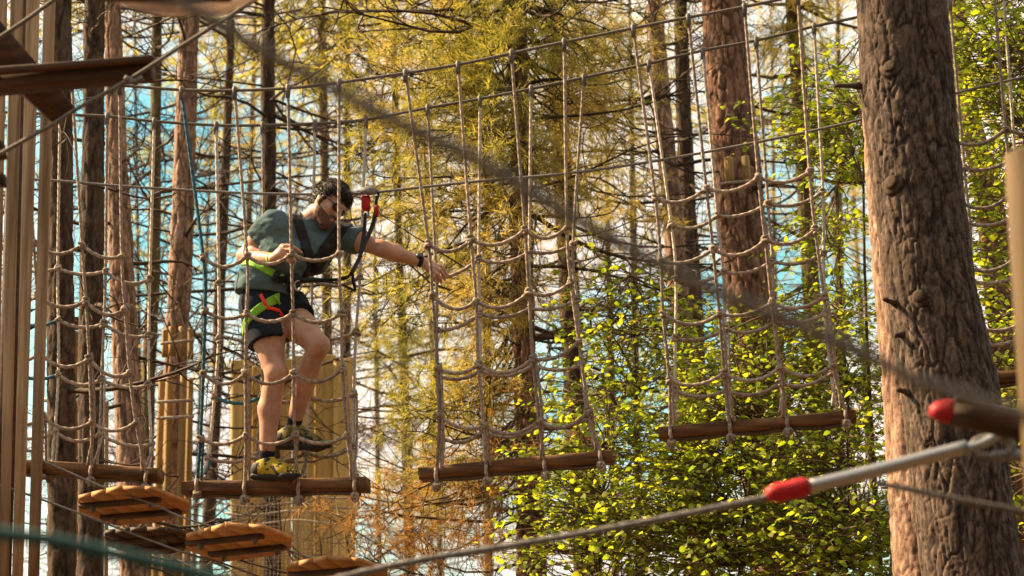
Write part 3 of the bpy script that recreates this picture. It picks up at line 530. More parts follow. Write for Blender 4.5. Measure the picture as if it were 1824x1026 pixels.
# ------------------------------------------------------------------ the rope bridge: nets hung from two cables, each carrying a plank
def Yn(px): return 12.2 - 0.1*(px-912)/350
def Yp(px): return Yn(px) + 0.40
def Yf(px): return Yn(px) + 0.80
NETS = {
 1: dict(near=[[(-46, 140), (-28, 430), (-22, 525), (-15, 628), (-10, 742), (-16, 835)], [(42, 143), (60, 432), (66, 527), (72, 630), (76, 743), (74, 838)], [(128, 146), (146, 436), (153, 536), (159, 638), (163, 752), (163, 845)], [(213, 152), (217, 456), (223, 551), (231, 663), (242, 752), (261, 858)]],
         far=[[(20, 200), (16, 472), (18, 565), (20, 660), (14, 765), (0, 833)], [(107, 204), (103, 478), (104, 570), (104, 667), (98, 769), (92, 840)], [(191, 207), (188, 483), (185, 577), (181, 676), (178, 773), (172, 846)], [(275, 216), (267, 497), (265, 598), (265, 686), (269, 792), (264, 856)]],
         plank=((-40, 826), (286, 848), 24)),
 2: dict(near=[[(323, 161), (362, 458), (365, 553), (362, 664), (357, 781), (351, 868)], [(418, 161), (440, 455), (439, 558), (437, 664), (438, 775), (436, 876)], [(513, 157), (519, 452), (522, 558), (523, 664), (525, 775), (532, 878)], [(604, 147), (604, 452), (608, 558), (610, 656), (618, 775), (632, 872)]],
         far=[[(385, 223), (390, 503), (390, 605), (382, 707), (371, 816), (358, 862)], [(468, 223), (470, 500), (468, 604), (466, 707), (455, 812), (446, 866)], [(561, 220), (556, 498), (552, 600), (550, 707), (545, 806), (542, 866)], [(652, 213), (641, 494), (634, 592), (630, 703), (630, 794), (636, 864)]],
         plank=((330, 872), (656, 864), 25)),
 3: dict(near=[[(722, 130), (763, 435), (770, 526), (780, 655), (783, 740), (777, 855)], [(816, 115), (839, 427), (848, 536), (852, 650), (862, 758), (866, 846)], [(911, 95), (935, 409), (942, 520), (949, 639), (961, 750), (970, 836)], [(1005, 75), (1010, 404), (1017, 502), (1031, 608), (1049, 732), (1069, 818)]],
         far=[[(762, 192), (777, 495), (778, 588), (778, 668), (785, 779), (780, 846)], [(855, 176), (853, 461), (855, 559), (856, 660), (861, 768), (864, 838)], [(946, 158), (943, 448), (944, 549), (950, 650), (961, 758), (968, 828)], [(1040, 138), (1021, 435), (1028, 533), (1035, 650), (1047, 745), (1064, 812)]],
         plank=((749, 846), (1091, 815), 23)),
 4: dict(near=[[(1128, 50), (1167, 352), (1177, 465), (1181, 559), (1192, 678), (1194, 781)], [(1226, 31), (1258, 335), (1270, 444), (1281, 559), (1290, 664), (1300, 770)], [(1326, 12), (1351, 315), (1363, 427), (1375, 539), (1390, 654), (1402, 760)], [(1421, -8), (1442, 305), (1452, 409), (1468, 528), (1483, 651), (1506, 745)]],
         far=[[(1156, 113), (1196, 401), (1204, 496), (1203, 603), (1201, 695), (1192, 772)], [(1252, 90), (1278, 384), (1288, 484), (1292, 586), (1293, 695), (1297, 762)], [(1347, 72), (1368, 362), (1376, 465), (1379, 573), (1390, 682), (1396, 752)], [(1450, 47), (1466, 341), (1467, 451), (1470, 558), (1480, 664), (1490, 740)]],
         plank=((1174, 774), (1524, 744), 21)),
}
NETS[5] = dict(near=[[(x+440, y-85) for x, y in r] for r in NETS[4]['near']], far=[[(x+440, y-85) for x, y in r] for r in NETS[4]['far']], plank=((1614, 689), (1964, 659), 21))
LAB = {1: 'leftmost rope net, half hidden behind the timber boards', 2: 'rope net with blue ropes that the man stands on', 3: 'middle rope net with an empty plank, reached by the man\'s outstretched hand', 4: 'right rope net with an empty plank, before the green leaves', 5: 'rightmost rope net, mostly hidden behind the thick grey pine'}
def knot_mesh():
    m = MB(); r = 0.015
    for k, (a, tz, off) in enumerate(((0.2, 0.5, -0.012), (1.3, -0.6, 0.0), (2.4, 0.4, 0.013))):
        ph = np.linspace(0, 2*np.pi, 15); ring = np.stack([0.017*np.cos(ph), 0.019*np.sin(ph), off + 0.012*np.sin(ph+a)*tz*2], -1); m.tube(ring, 0.0105, 6, cap=False)
    m.ball((0, 0, 0), (0.018, 0.018, 0.022), 8, 5); me = m.build('knot_source', M['rope']); d = me.data; bpy.data.objects.remove(me); return d
KNOT = knot_mesh(); KNOT.name = 'knot'
def clamp_mesh():
    m = MB(); m.tube(np.array([[0, 0, -0.05], [0, 0, -0.02], [0, 0, 0.012], [0, 0, 0.022]]), np.array([0.011, 0.014, 0.014, 0.008]), 8); o = m.build('clamp_source', M['cable']); d = o.data; bpy.data.objects.remove(o); return d
CLAMP = clamp_mesh(); CLAMP.name = 'clamp'
rgk = np.random.default_rng(2)
def inst(name, me, loc, parent, rot=None, sc=1.0):
    o = bpy.data.objects.new(name, me); C.objects.link(o); o.parent = parent; o.location = Vector(loc) - parent.location
    if rot is not None: o.rotation_euler = rot
    o.scale = (sc, sc, sc); return o
PLANKS = {}
for k, nd in NETS.items():
    (lx, ly), (rx, ry), th = nd['plank']; mid = at((lx+rx)/2, (ly+ry)/2, Yp((lx+rx)/2))
    root = thing('rope_net', mid, LAB[k], 'rope net', 'rope nets hung in a row from the steel cables')
    a, b = np.array(at(lx, ly, Yp(lx))), np.array(at(rx, ry, Yp(rx))); ax = (b-a)/2; h = th*mpp(850, 12.6)*0.47
    side = np.cross(ax/np.linalg.norm(ax), [0, 0, 1.0]); upv = np.cross(side, ax/np.linalg.norm(ax)); PLANKS[k] = (a, b, h, upv)
    # half-round log sawn flat on top
    prof = [(0.088, 1.0), (0.095, 0.8), (0.095, -0.45), (0.078, -0.95), (0.0, -1.0), (-0.078, -0.95), (-0.095, -0.45), (-0.095, 0.8), (-0.088, 1.0)]
    m = MB(); ns = 22; V = []
    for i, t in enumerate(np.linspace(0, 1, ns)):
        for j, (pw, ph) in enumerate(prof): V.append(a + (b-a)*t + side*(pw*0.9 + 0.006*math.sin(t*11+j*2+k)) + upv*(ph*h + (0.004*math.sin(t*17+j*3+k*5) if ph < 0.7 else 0)))
    npf = len(prof); Q = [(i*npf+j, i*npf+(j+1) % npf, (i+1)*npf+(j+1) % npf, (i+1)*npf+j) for i in range(ns-1) for j in range(npf)]
    T = [(0, j+1, j) for j in range(1, npf-1)] + [((ns-1)*npf, (ns-1)*npf+j, (ns-1)*npf+j+1) for j in range(1, npf-1)]
    m.add(V, Q, T); pl = m.build('plank', M['plank'], root, smooth=False)
    for plane, Yc, sg in (('near', Yn, -1), ('far', Yf, 1)):
        cols = []
        for c, rp in enumerate(nd[plane]):
            y0, y1 = rp[0][1], rp[-1][1]; pts = []
            for (px, py) in rp:
                f = (py-y0)/(y1-y0); f = f**2.0; Y = Yc(px)*(1-f) + (Yp(px) + sg*0.085)*f; pts.append(at(px, py - (10 if f == 1 else 0), Y))
            cols.append(pts); blue = k == 2 and (plane, c) in (('near', 0), ('far', 0))
            m = MB(); m.tube(spline(pts, 0.008), 0.0078 if not blue else 0.0088, 10, lobes=3, pitch=0.042)
            lab = None
            o = m.build('rope', M['rope_blue'] if (k == 2 and plane == 'near' and c == 0) else (M['rope_pale'] if (plane == 'far' and (k+c) % 3 != 0) else M['rope']), root)
            if k == 2 and plane == 'near' and c == 0: o['label'] = 'blue hanging rope at the left of the net'
            # lower strand doubled back from the plank to a knot
            m = MB(); q0 = pts[-1] + Vector((0.022*(1 if c < 2 else -1), 0, 0.02)); up_to = 3 if (c+k) % 2 else 4
            dbl = [q0] + [p + Vector((0.016, -0.006, 0.0)) for p in reversed(pts[up_to:-1])] + [pts[up_to] + Vector((0.008, 0, 0.012))]
            m.tube(spline(dbl, 0.014), 0.0068, 7, lobes=3, pitch=0.042); m.build('rope_tail', M['rope'] if not blue else M['rope_blue'], root)
            inst('clamp', CLAMP, pts[0], root)
            for p in pts[1:-1]: inst('knot', KNOT, p, root, (rgk.uniform(-.5, .5), rgk.uniform(-.5, .5), rgk.uniform(0, 6)), rgk.uniform(0.62, 0.85))
            p = pts[-1]; m = MB()                              # lashing round the plank and the knot under it
            e = side*(-sg if sg > 0 else -sg)
            s0 = np.array(p); loop = [np.array(p), np.array(p) + np.array([0.004, 0, -0.02]) + side*(-0.02*sg), np.array(p) - upv*(h*1.7) - side*(-0.0)*sg]
            m.tube(spline([np.array(p) + upv*0.03, np.array(p) + side*(0.018 if sg < 0 else -0.018) - upv*h*0.4, np.array(p) - upv*(h*1.6)], 0.012), 0.0095, 7, lobes=3); m.build('lashing', M['rope'], root)
            inst('knot', KNOT, np.array(p) - upv*(h*1.9), root, (0.8, 0.3, c), 0.85)
        for row in range(1, 5):
            for c in range(3):
                p, q = cols[c][row], cols[c+1][row]
                if k == 2 and plane == 'far' and row <= 2 and c in (0, 1): continue
                drop = (0.045 if plane == 'near' else 0.035)*rgk.uniform(0.7, 1.3)
                if k == 2 and plane == 'near' and row == 1 and c == 1: drop = 0.05
                m = MB(); m.tube(spline(sag(p, q, drop, 7), 0.009), 0.0094, 10, lobes=3, pitch=0.045); bl = (k in (1, 2) and c == 0 and plane == 'far' and row in (2, 3)) or (k in (3, 4) and plane == 'far' and c == 2 and row in (2, 3))
                m.build('rung', M['rope_blue'] if (bl and k in (1, 2)) else M['rope'], root)
    for sg in (-1, 1):                                        # rope run under the plank
        m = MB(); m.tube(spline([a + (b-a)*t - upv*(h*1.15 + 0.006*math.sin(t*20+k)) + side*(-sg*-0.03) for t in np.linspace(0.06, 0.94, 9)], 0.02), 0.008, 6); m.build('lacing', M['cable'], root)
def cable(name, label, pts, Yfn, r, mat, cat='cable', group=None, sides=8, step=0.04, lobes=0):
    P = [at(px, py, Yfn(px) if callable(Yfn) else Yfn) for px, py in pts]; m = MB(); m.tube(spline(P, step), r, sides, lobes=lobes, pitch=0.05)
    o = m.build(name, mat); off = Vector(P[0]); o.data.transform(Matrix.Translation(-off)); o.location = off
    return props(o, label, cat, group)
cable('steel_cable', 'upper steel cable that the nets\' near ropes hang from', [(-120, 138), (42, 143), (128, 147), (213, 152), (323, 160), (418, 161), (513, 157), (604, 147), (722, 130), (816, 115), (911, 95), (1005, 75), (1128, 50), (1226, 31), (1326, 12), (1421, -8), (1568, -38), (1760, -80), (2000, -140)], Yn, 0.0085, M['cable'], 'cable', 'steel cables of the rope bridge')
cable('steel_cable', 'lower steel cable that the nets\' far ropes hang from', [(-120, 197), (20, 200), (107, 204), (191, 207), (275, 216), (385, 223), (468, 223), (561, 220), (652, 213), (762, 192), (855, 176), (946, 158), (1040, 138), (1156, 113), (1252, 90), (1347, 72), (1450, 47), (1520, 32), (1700, -12), (1900, -60)], Yf, 0.0085, M['cable'], 'cable', 'steel cables of the rope bridge')
SAFE = lambda px: Yn(px) + 0.42
cable('safety_line', 'pale safety line the man is clipped to, running behind his head', [(-100, 312), (85, 321), (210, 331), (320, 338), (440, 344), (560, 346), (650, 344), (700, 339), (860, 322), (1000, 310), (1160, 288), (1350, 253), (1530, 214), (1710, 164), (1900, 120)], SAFE, 0.0075, M['cable_grey'], 'safety line')
# ------------------------------------------------------------------ foreground cables and boards, near the camera
cable('bridge_cable', 'brown out-of-focus cable slanting right across the picture near the camera', [(150, -90), (330, 8), (470, 92), (560, 140), (700, 214), (830, 276), (1010, 382), (1180, 474), (1300, 530), (1430, 582), (1560, 640), (1640, 682), (1824, 742), (2000, 800)], lambda px: 2.25, 0.0074, M['cable'], 'cable', sides=10, step=0.01)
cable('bridge_cable', 'dark teal out-of-focus rope crossing the bottom left corner', [(-60, 938), (0, 950), (80, 960), (190, 984), (290, 1006), (400, 1036), (520, 1080)], lambda px: 3.0, 0.0085, M['teal'], 'rope', sides=10, step=0.02)
cable('bridge_cable', 'grey cable rising from the bottom edge into the red sleeve', [(500, 1060), (620, 1026), (760, 996), (912, 972), (1139, 932), (1367, 886), (1400, 878)], lambda px: 6.0, 0.0085, M['cable_grey'], 'cable', sides=10, step=0.02, lobes=6)
cable('bridge_cable', 'thin dark out-of-focus strand below the grey metal tube', [(1560, 860), (1620, 872), (1720, 892), (1824, 912), (1950, 940)], lambda px: 5.0, 0.006, M['cable'], 'cable', sides=8, step=0.02)
def P6(px, py, Y=6.0): return np.array(at(px, py, Y))
t1 = thing('cable_tensioner', P6(1560, 850), 'grey metal tube with a long red sleeve on its left end, out of focus', 'cable fitting')
m = MB(); t = np.linspace(0, 1, 9); rr = mpp(880, 6.0)*np.array([10, 15, 18, 17.5, 17, 17.5, 18, 18, 15]); m.tube(P6(1364, 882)*(1-t[:, None]) + P6(1441, 866)*t[:, None], rr, 12); m.build('sleeve', M['red'], t1)
m = MB(); m.tube(spline([P6(1436, 868), P6(1560, 838), P6(1722, 796)], 0.03), mpp(850, 6.0)*12.5, 14); m.build('tube', M['steel'], t1)
m = MB(); m.tube(spline([P6(1715, 800), P6(1750, 790), P6(1790, 768), P6(1850, 740)], 0.02), mpp(850, 6.0)*9, 8); m.build('eye_rod', M['steel'], t1)
m = MB(); ph = np.linspace(0, 2*np.pi, 21); c = P6(1768, 796); ring = np.stack([c[0] + 0.05*np.cos(ph), c[1] + 0.01*np.sin(ph), c[2] + 0.026*np.sin(ph)], -1); m.tube(ring, 0.009, 8, cap=False); m.build('shackle', M['cable'], t1)
m = MB(); m.tube(spline([P6(1770, 812), P6(1810, 812), P6(1880, 806)], 0.02), mpp(850, 6.0)*10, 8); m.build('turnbuckle', M['cable_grey'], t1)
t2 = thing('cable_tensioner', P6(1760, 745, 5.6), 'dark tapered fitting with a short red cap above the grey metal tube, out of focus', 'cable fitting')
m = MB(); t = np.linspace(0, 1, 6); m.tube(P6(1656, 732, 5.6)*(1-t[:, None]) + P6(1700, 734, 5.6)*t[:, None], mpp(735, 5.6)*np.array([8, 16, 19, 21, 22, 21]), 12); m.build('cap', M['red'], t2)
m = MB(); t = np.linspace(0, 1, 6); m.tube(P6(1696, 734, 5.6)*(1-t[:, None]) + P6(1900, 778, 5.6)*t[:, None], mpp(735, 5.6)*np.array([24, 25, 25, 26, 27, 28]), 12); m.build('sleeve', M['plank_dark'], t2)
m = MB(); m.tube(spline([P6(1700, 712, 5.55), P6(1760, 722, 5.55), P6(1900, 752, 5.55)], 0.02), mpp(735, 5.6)*7, 8); m.build('rod', M['cable_grey'], t2)
def slab(name, corners, Y, thick, mat, parent, dY=(0, 0, 0, 0), smooth=False):
    """board through four photograph points, with its thickness running upward/back"""
    F = [np.array(at(x, y, Y+d)) for (x, y), d in zip(corners, dY)]; nrm = np.cross(F[1]-F[0], F[3]-F[0]); nrm /= np.linalg.norm(nrm)
    if nrm[1] < 0: nrm = -nrm
    Bk = [p + nrm*thick for p in F]; m = MB(); m.add(F+Bk, [(0, 1, 2, 3), (7, 6, 5, 4), (0, 4, 5, 1), (1, 5, 6, 2), (2, 6, 7, 3), (3, 7, 4, 0)])
    o = m.build(name, mat, parent, smooth); bv = o.modifiers.new('bevel', 'BEVEL'); bv.width = 0.004; bv.segments = 1; return o
fb = thing('hanging_footbridge', at(60, 130, 8.0), 'dark timber footbridge boards hanging from two black cables, top left corner', 'footbridge')
slab('crossbeam', [(-60, 162), (268, 133), (270, 110), (-60, 136)], 8.0, 0.10, M['plank_dark'], fb)
slab('edge_rail', [(-60, 134), (272, 108), (274, 97), (-60, 122)], 7.97, 0.07, M['plank_dark'], fb)
slab('board', [(-40, 90), (96, 219), (136, 193), (0, 36)], 8.12, 0.05, M['plank_dark'], fb, dY=(0.0, 0.25, 0.25, 0.0))
slab('board', [(-60, 320), (8, 330), (8, 308), (-60, 300)], 8.2, 0.05, M['plank_dark'], fb)
slab('board', [(-60, 290), (10, 278), (4, 250), (-60, 240)], 8.2, 0.05, M['plank_dark'], fb)
for pts in ([(-80, 115), (0, 66), (50, 33), (110, -10), (200, -70)], [(-80, 322), (0, 274), (95, 221), (135, 195), (236, 138), (330, 78), (420, 22), (520, -45)]):
    m = MB(); m.tube(spline([at(x, y, 7.95) for x, y in pts], 0.04), 0.0075, 8); m.build('cable', M['cable'], fb)
m = MB(); m.tube(spline([at(222, 139, 7.95), at(240, 146, 7.95), at(255, 138, 7.95)], 0.01), 0.012, 8); m.build('shackle', M['cable'], fb)
def disc(label, near, far, Y, dep, mat_under='plank_orange'):
    """stepping platform: boards side by side on two battens; near = rim points toward us (left to right), far = the far rim"""
    px_ = list(near) + list(reversed(far)); c0 = np.array(at(sum(p[0] for p in px_)/len(px_), sum(p[1] for p in px_)/len(px_), Y + dep/2)); nrm = np.array([0.03, math.tan(R(10)), 1.0]); nrm /= np.linalg.norm(nrm)
    cam0 = np.array([0, 0, CAMZ]); P = []
    for x, y in px_:
        r_ = np.array(at(x, y, Y)) - cam0; P.append(cam0 + r_*((c0-cam0).dot(nrm)/r_.dot(nrm)))
    P = np.array(P); c = P.mean(0)
    e1 = P[len(near)-1]-P[0]; e1 -= nrm*e1.dot(nrm); e1 /= np.linalg.norm(e1); e2 = np.cross(nrm, e1); e1, e2 = e1*math.cos(0.42) - e2*math.sin(0.42), e1*math.sin(0.42) + e2*math.cos(0.42)
    q = [((p-c).dot(e1), (p-c).dot(e2)) for p in P]
    root = thing('stepping_platform', c, label, 'stepping platform', 'hexagonal stepping platforms hung at the bottom left')
    x0, x1 = min(a for a, b in q), max(a for a, b in q); nb = 6; w = (x1-x0)/nb
    def clip(poly, xa, keep):
        out = []
        for i in range(len(poly)):
            a, b = poly[i], poly[(i+1) % len(poly)]; ia, ib = (a[0]-xa)*keep >= 0, (b[0]-xa)*keep >= 0
            if ia: out.append(a)
            if ia != ib: t = (xa-a[0])/(b[0]-a[0]); out.append((xa, a[1]+(b[1]-a[1])*t))
        return out
    for i in range(nb):
        pl = clip(clip(q, x0+i*w+0.003, 1), x0+(i+1)*w-0.003, -1)
        if len(pl) < 3: continue
        k = len(pl); V = [c + e1*a + e2*b for a, b in pl] + [c + e1*a + e2*b + nrm*0.022 for a, b in pl]
        m = MB(); T = [(0, j+1, j) for j in range(1, k-1)] + [(k, k+j, k+j+1) for j in range(1, k-1)]; Q = [(j, (j+1) % k, k+(j+1) % k, k+j) for j in range(k)]
        m.add(V, Q, T); m.build('plank', M[mat_under], root, smooth=False)
    ys = [b for a, b in q]; y0, y1 = min(ys), max(ys)
    for f in (0.30, 0.68):
        yy = y0+(y1-y0)*f; m = MB(); m.box(c + e2*yy - nrm*0.0095 + e1*(x0+x1)/2, e1*(x1-x0)*0.36, e2*0.022, nrm*0.009, 0.002); m.build('batten', M['plank_dark'], root, smooth=False)
    for a in (-0.6, 0.55):
        for f in (0.30, 0.68):
            yy = y0+(y1-y0)*f; m = MB(); pc = c + e2*yy + e1*a*(x1-x0)*0.45; m.tube(np.array([pc - nrm*0.045, pc - nrm*0.036, pc - nrm*0.033, pc + nrm*0.028]), np.array([0.008, 0.008, 0.015, 0.013]), 8); m.build('bolt', M['cable'], root)
    return root
disc('stepping platform under the leftmost rope net, highest of the row', [(139, 890), (209, 873), (272, 874), (337, 899)], [(141, 914), (207, 937), (285, 930), (335, 914)], 11.4, 0.50)
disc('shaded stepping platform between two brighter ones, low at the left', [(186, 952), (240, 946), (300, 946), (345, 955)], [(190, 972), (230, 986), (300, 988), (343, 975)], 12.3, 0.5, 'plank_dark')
disc('stepping platform below the plank the man stands on', [(331, 958), (403, 939), (472, 943), (521, 962)], [(331, 979), (393, 1002), (487, 990), (518, 977)], 11.2, 0.50)
disc('stepping platform cut by the bottom edge of the picture', [(510, 1012), (580, 997), (640, 1002), (690, 1018)], [(512, 1034), (580, 1058), (650, 1050), (690, 1034)], 11.0, 0.50)
cable('suspension_wire', 'thin wire under the stepping platforms, sloping from upper left', [(-40, 850), (75, 890), (140, 914), (208, 940), (330, 985), (395, 1003), (520, 1050)], lambda px: 11.55, 0.005, M['cable_grey'], 'wire', 'wires under the stepping platforms')
cable('suspension_wire', 'thin wire under the stepping platforms, nearest the plank', [(80, 822), (185, 868), (270, 897), (335, 925), (470, 965), (540, 990), (700, 1050)], lambda px: 11.45, 0.005, M['cable_grey'], 'wire', 'wires under the stepping platforms')
lp = thing('overhead_platform', at(320, -30, 5.5), 'brown timber platform underside cut by the top edge, out of focus', 'platform')
m = MB(); pts = [(150, -30), (195, 2), (250, 20), (300, 30), (400, 27), (468, -8), (440, -60), (200, -60)]
V = [np.array(at(x, y, 5.5 + (0.0 if y > -20 else 0.15))) for x, y in pts]; V2 = [v + np.array([0, 0.10, 0.16]) for v in V]; k = len(V)
m.add(V+V2, [(j, (j+1) % k, k+(j+1) % k, k+j) for j in range(k)], [(0, j, j+1) for j in range(1, k-1)] + [(k, k+j+1, k+j) for j in range(1, k-1)]); m.build('plank', M['plank'], lp, smooth=False)
m = MB(); m.box(at(290, -14, 5.47), np.array([0.16, 0, 0.0]), np.array([0, 0.02, 0]), np.array([0, 0, 0.02]), 0.004); m.build('batten', M['plank_dark'], lp, smooth=False)
fp = thing('timber_post', at(1840, 700, 5.0), 'tan out-of-focus timber post at the right edge', 'post')
m = MB(); m.tube(np.array([at(1835, 266, 5.0), at(1838, 276, 5.0), at(1862, 660, 5.0), at(1890, 1100, 5.0)]), np.array([46, 50, 50, 50])*mpp(500, 5.0), 16); m.build('pole', M['post_tan'], fp)
# ------------------------------------------------------------------ boards and poles clad round the trunks
def plankv(m, x0t, x1t, yt, x0b, x1b, yb, Y, th, rounded=True):
    """vertical board between a top and a bottom edge; rounded face toward the camera"""
    n = 7; V = []
    for (xa, xb, y) in ((x0t, x1t, yt), (x0t, x1t, yt+3), ((x0t*2+x0b)/3, (x1t*2+x1b)/3, (2*yt+yb)/3), ((x0t+2*x0b)/3, (x1t+2*x1b)/3, (yt+2*yb)/3), (x0b, x1b, yb)):
        a, b = np.array(at(xa, y, Y)), np.array(at(xb, y, Y)); w = np.linalg.norm(b-a)
        for i in range(n):
            t = i/(n-1); bul = math.sin(math.pi*t)*min(th, w*0.5) if rounded else min(th, w*0.3)*min(1, 8*t, 8*(1-t)); ins = 0.0 if y != yt else 0.1
            tt = 0.5 + (t-0.5)*(1-ins); V.append(a + (b-a)*tt + np.array([0, -bul*(1-ins), 0]))
        V.append(b + np.array([0, th, 0])); V.append(a + np.array([0, th, 0]))
    k = n+2; Q = [(r*k+j, (r+1)*k+j, (r+1)*k+(j+1) % k, r*k+(j+1) % k) for r in range(4) for j in range(k)]
    T = [(0, j, j+1) for j in range(1, k-1)] + [(4*k, 4*k+j+1, 4*k+j) for j in range(1, k-1)]
    m.add(V, Q, T)
tp = thing('timber_clad_post', at(40, 1100, 11.6), 'tall post of greyed vertical timber boards at the left edge', 'post')
BL = [(-42, -10, -62, -36), (-7, 16, -28, 0), (20, 45, 12, 33), (49, 75, 42, 66), (79, 101, 46, 70)]
for i, (a, b, c, d) in enumerate([(-44, -12, -60, -36), (-8, 15, -30, -6), (21, 44, 0, 17), (50, 74, 23, 42), (81, 102, 51, 71)]):
    sh = [0, 0, -2, -1, 0][i]
    m = MB(); plankv(m, a, b, -120, c-4, d-4, 1120, 11.55 - 0.02*i, 0.007, rounded=False); m.build('board', M['board'], tp, smooth=False)
m = MB(); m.tube(np.array([at(40, -140, 11.9), at(20, 513, 11.9), at(0, 1140, 11.9)]), 0.045, 14); m.build('core', M['plank_dark'], tp)
def clad(name, label, Y, boards, mat='pole', th=0.05, straps=(), cat='pole cladding', rounded=True, base=1120):
    xs = [b[0] for b in boards]; root = thing(name, at(sum(xs)/len(xs), base, Y), label, cat, 'timber poles fixed round the trunks')
    for b in boards:
        x0, x1, yt, x2, x3, yb = b[:6]; dy = b[6] if len(b) > 6 else 0; m = MB(); plankv(m, x0, x1, yt, x2, x3, yb, Y+dy, min(th, (x1-x0)*mpp(700, Y)*0.5), rounded); m.build('pole', M[mat], root, smooth=True)
    for (sx0, sx1, sy0, sy1, r, sm) in straps:
        m = MB(); p = [at(sx0 + (sx1-sx0)*t, sy0 + (sy1-sy0)*t, Y - 0.06 - 0.035*math.sin(math.pi*t)) for t in np.linspace(0, 1, 9)]; m.tube(spline(p, 0.02), r, 7); m.build('strap', M[sm], root)
    return root
clad('pole_cladding', 'tall yellow poles strapped round the sunlit reddish trunk', 17.9, [(282, 293, 676, 266, 279, 1120, 0.06), (295, 308, 668, 284, 298, 1120), (321, 333, 668, 305, 321, 1120), (333, 344, 674, 322, 337, 1120, 0.06)], straps=[(280, 345, 716, 713, 0.012, 'rope'), (279, 345, 745, 742, 0.012, 'rope')])
clad('pole_cladding', 'collar of short yellow poles round the sunlit reddish trunk', 17.9, [(288, 298, 588, 288, 298, 636, 0.06), (300, 312, 582, 300, 312, 634), (318, 330, 582, 318, 330, 634), (334, 344, 585, 334, 344, 640, 0.06)], straps=[(286, 346, 612, 606, 0.012, 'rope')], base=640)
clad('pole_cladding', 'cluster of thin yellow poles behind the leftmost rope net', 15.4, [(90, 99, 552, 86, 96, 1120), (126, 139, 590, 126, 139, 1120), (146, 158, 670, 142, 155, 1120), (160, 169, 662, 156, 166, 1120), (170, 178, 655, 167, 176, 1120), (179, 186, 668, 176, 184, 1120), (187, 193, 716, 185, 192, 1120), (140, 147, 680, 137, 142, 1120, 0.1)], straps=[(78, 146, 712, 714, 0.016, 'strap')])
m = MB(); cr = thing('cross_beam', at(113, 578, 15.3), 'short mossy beam across the thin yellow poles', 'beam'); m.box(at(113, 577, 15.3), Vector((32*mpp(577, 15.3), 0, 0.004)), Vector((0, 0.05, 0)), Vector((0, 0, 10*mpp(577, 15.3))), 0.006); m.build('beam', M['bark_moss'], cr, smooth=False)
clad('pole_cladding', 'wide tower of yellow timber boards behind the man\'s legs', 20.0, [(410, 449, 642, 410, 446, 1120), (446, 482, 652, 443, 480, 1120, 0.05), (478, 520, 640, 477, 518, 1120, 0.02), (521, 560, 634, 520, 558, 1120), (558, 598, 632, 556, 594, 1120, 0.04), (594, 634, 640, 593, 632, 1120)], th=0.012, rounded=False, mat='pole_bright')
clad('pole_cladding', 'two short yellow pole ends on the broad reddish trunk', 16.3, [(1290, 1306, 280, 1292, 1308, 326), (1321, 1335, 278, 1324, 1338, 324)], straps=[(1284, 1342, 327, 321, 0.010, 'rope')], base=326, th=0.03)
# ------------------------------------------------------------------ fine safety net behind
sn = thing('safety_net', at(700, 1100, 19.2), 'pale fine-meshed safety net stretched behind the man\'s plank', 'net')
m = MB(); Yq = 19.2
for x in np.arange(412, 1012, 7.0):
    y0 = 742 if x > 636 else 884
    m.tube(np.array([at(x + 2*math.sin(x*0.05), y0 + 5*math.sin(x*0.011), Yq), at(x, (y0+1090)/2, Yq+0.05), at(x-3, 1090, Yq)]), 0.0014, 3, cap=False)
for y in np.arange(746, 1090, 7.0): m.tube(np.array([at(x, y + 5*math.sin(x*0.011) + 1.2*math.sin(x*0.06+y), Yq) for x in np.arange(410 if y > 880 else 638, 1014, 30)]), 0.0014, 3, cap=False)
o = m.build('mesh', M['net'], sn); o['kind'] = 'stuff'
for (y0, y1, x0, x1, mt) in ((742, 744, 636, 1012, 'twig'), (728, 731, 636, 1000, 'twig'), (898, 902, 400, 640, 'rope'), (914, 913, 400, 640, 'rope_pale'), (931, 930, 400, 640, 'rope_pale'), (880, 884, 330, 640, 'rope')):
    m = MB(); m.tube(spline([at(x0+(x1-x0)*t, y0+(y1-y0)*t + 4*math.sin(t*9), Yq-0.03) for t in np.linspace(0, 1, 12)], 0.05), 0.007, 6); m.build('border_rope', M[mt], sn)
sg_ = thing('notice_board', at(1408, 830, 18.6), 'small board with teal top edge half hidden in the leaves', 'board')
m = MB(); m.box(at(1406, 818, 18.6), Vector((0.085, 0, 0)), Vector((0, 0.015, 0)), Vector((0, 0, 0.09)), 0.003); m.build('panel', M['plank_orange'], sg_, smooth=False)
m = MB(); m.box(at(1408, 796, 18.57), Vector((0.1, 0, 0)), Vector((0, 0.02, 0)), Vector((0, 0, 0.018)), 0.003); m.build('top_edge', M['teal'], sg_, smooth=False)
m = MB(); m.box(at(1427, 880, 18.6), Vector((0.016, 0, 0)), Vector((0, 0.02, 0)), Vector((0, 0, 0.42)), 0.003); m.build('post', M['plank_dark'], sg_, smooth=False)
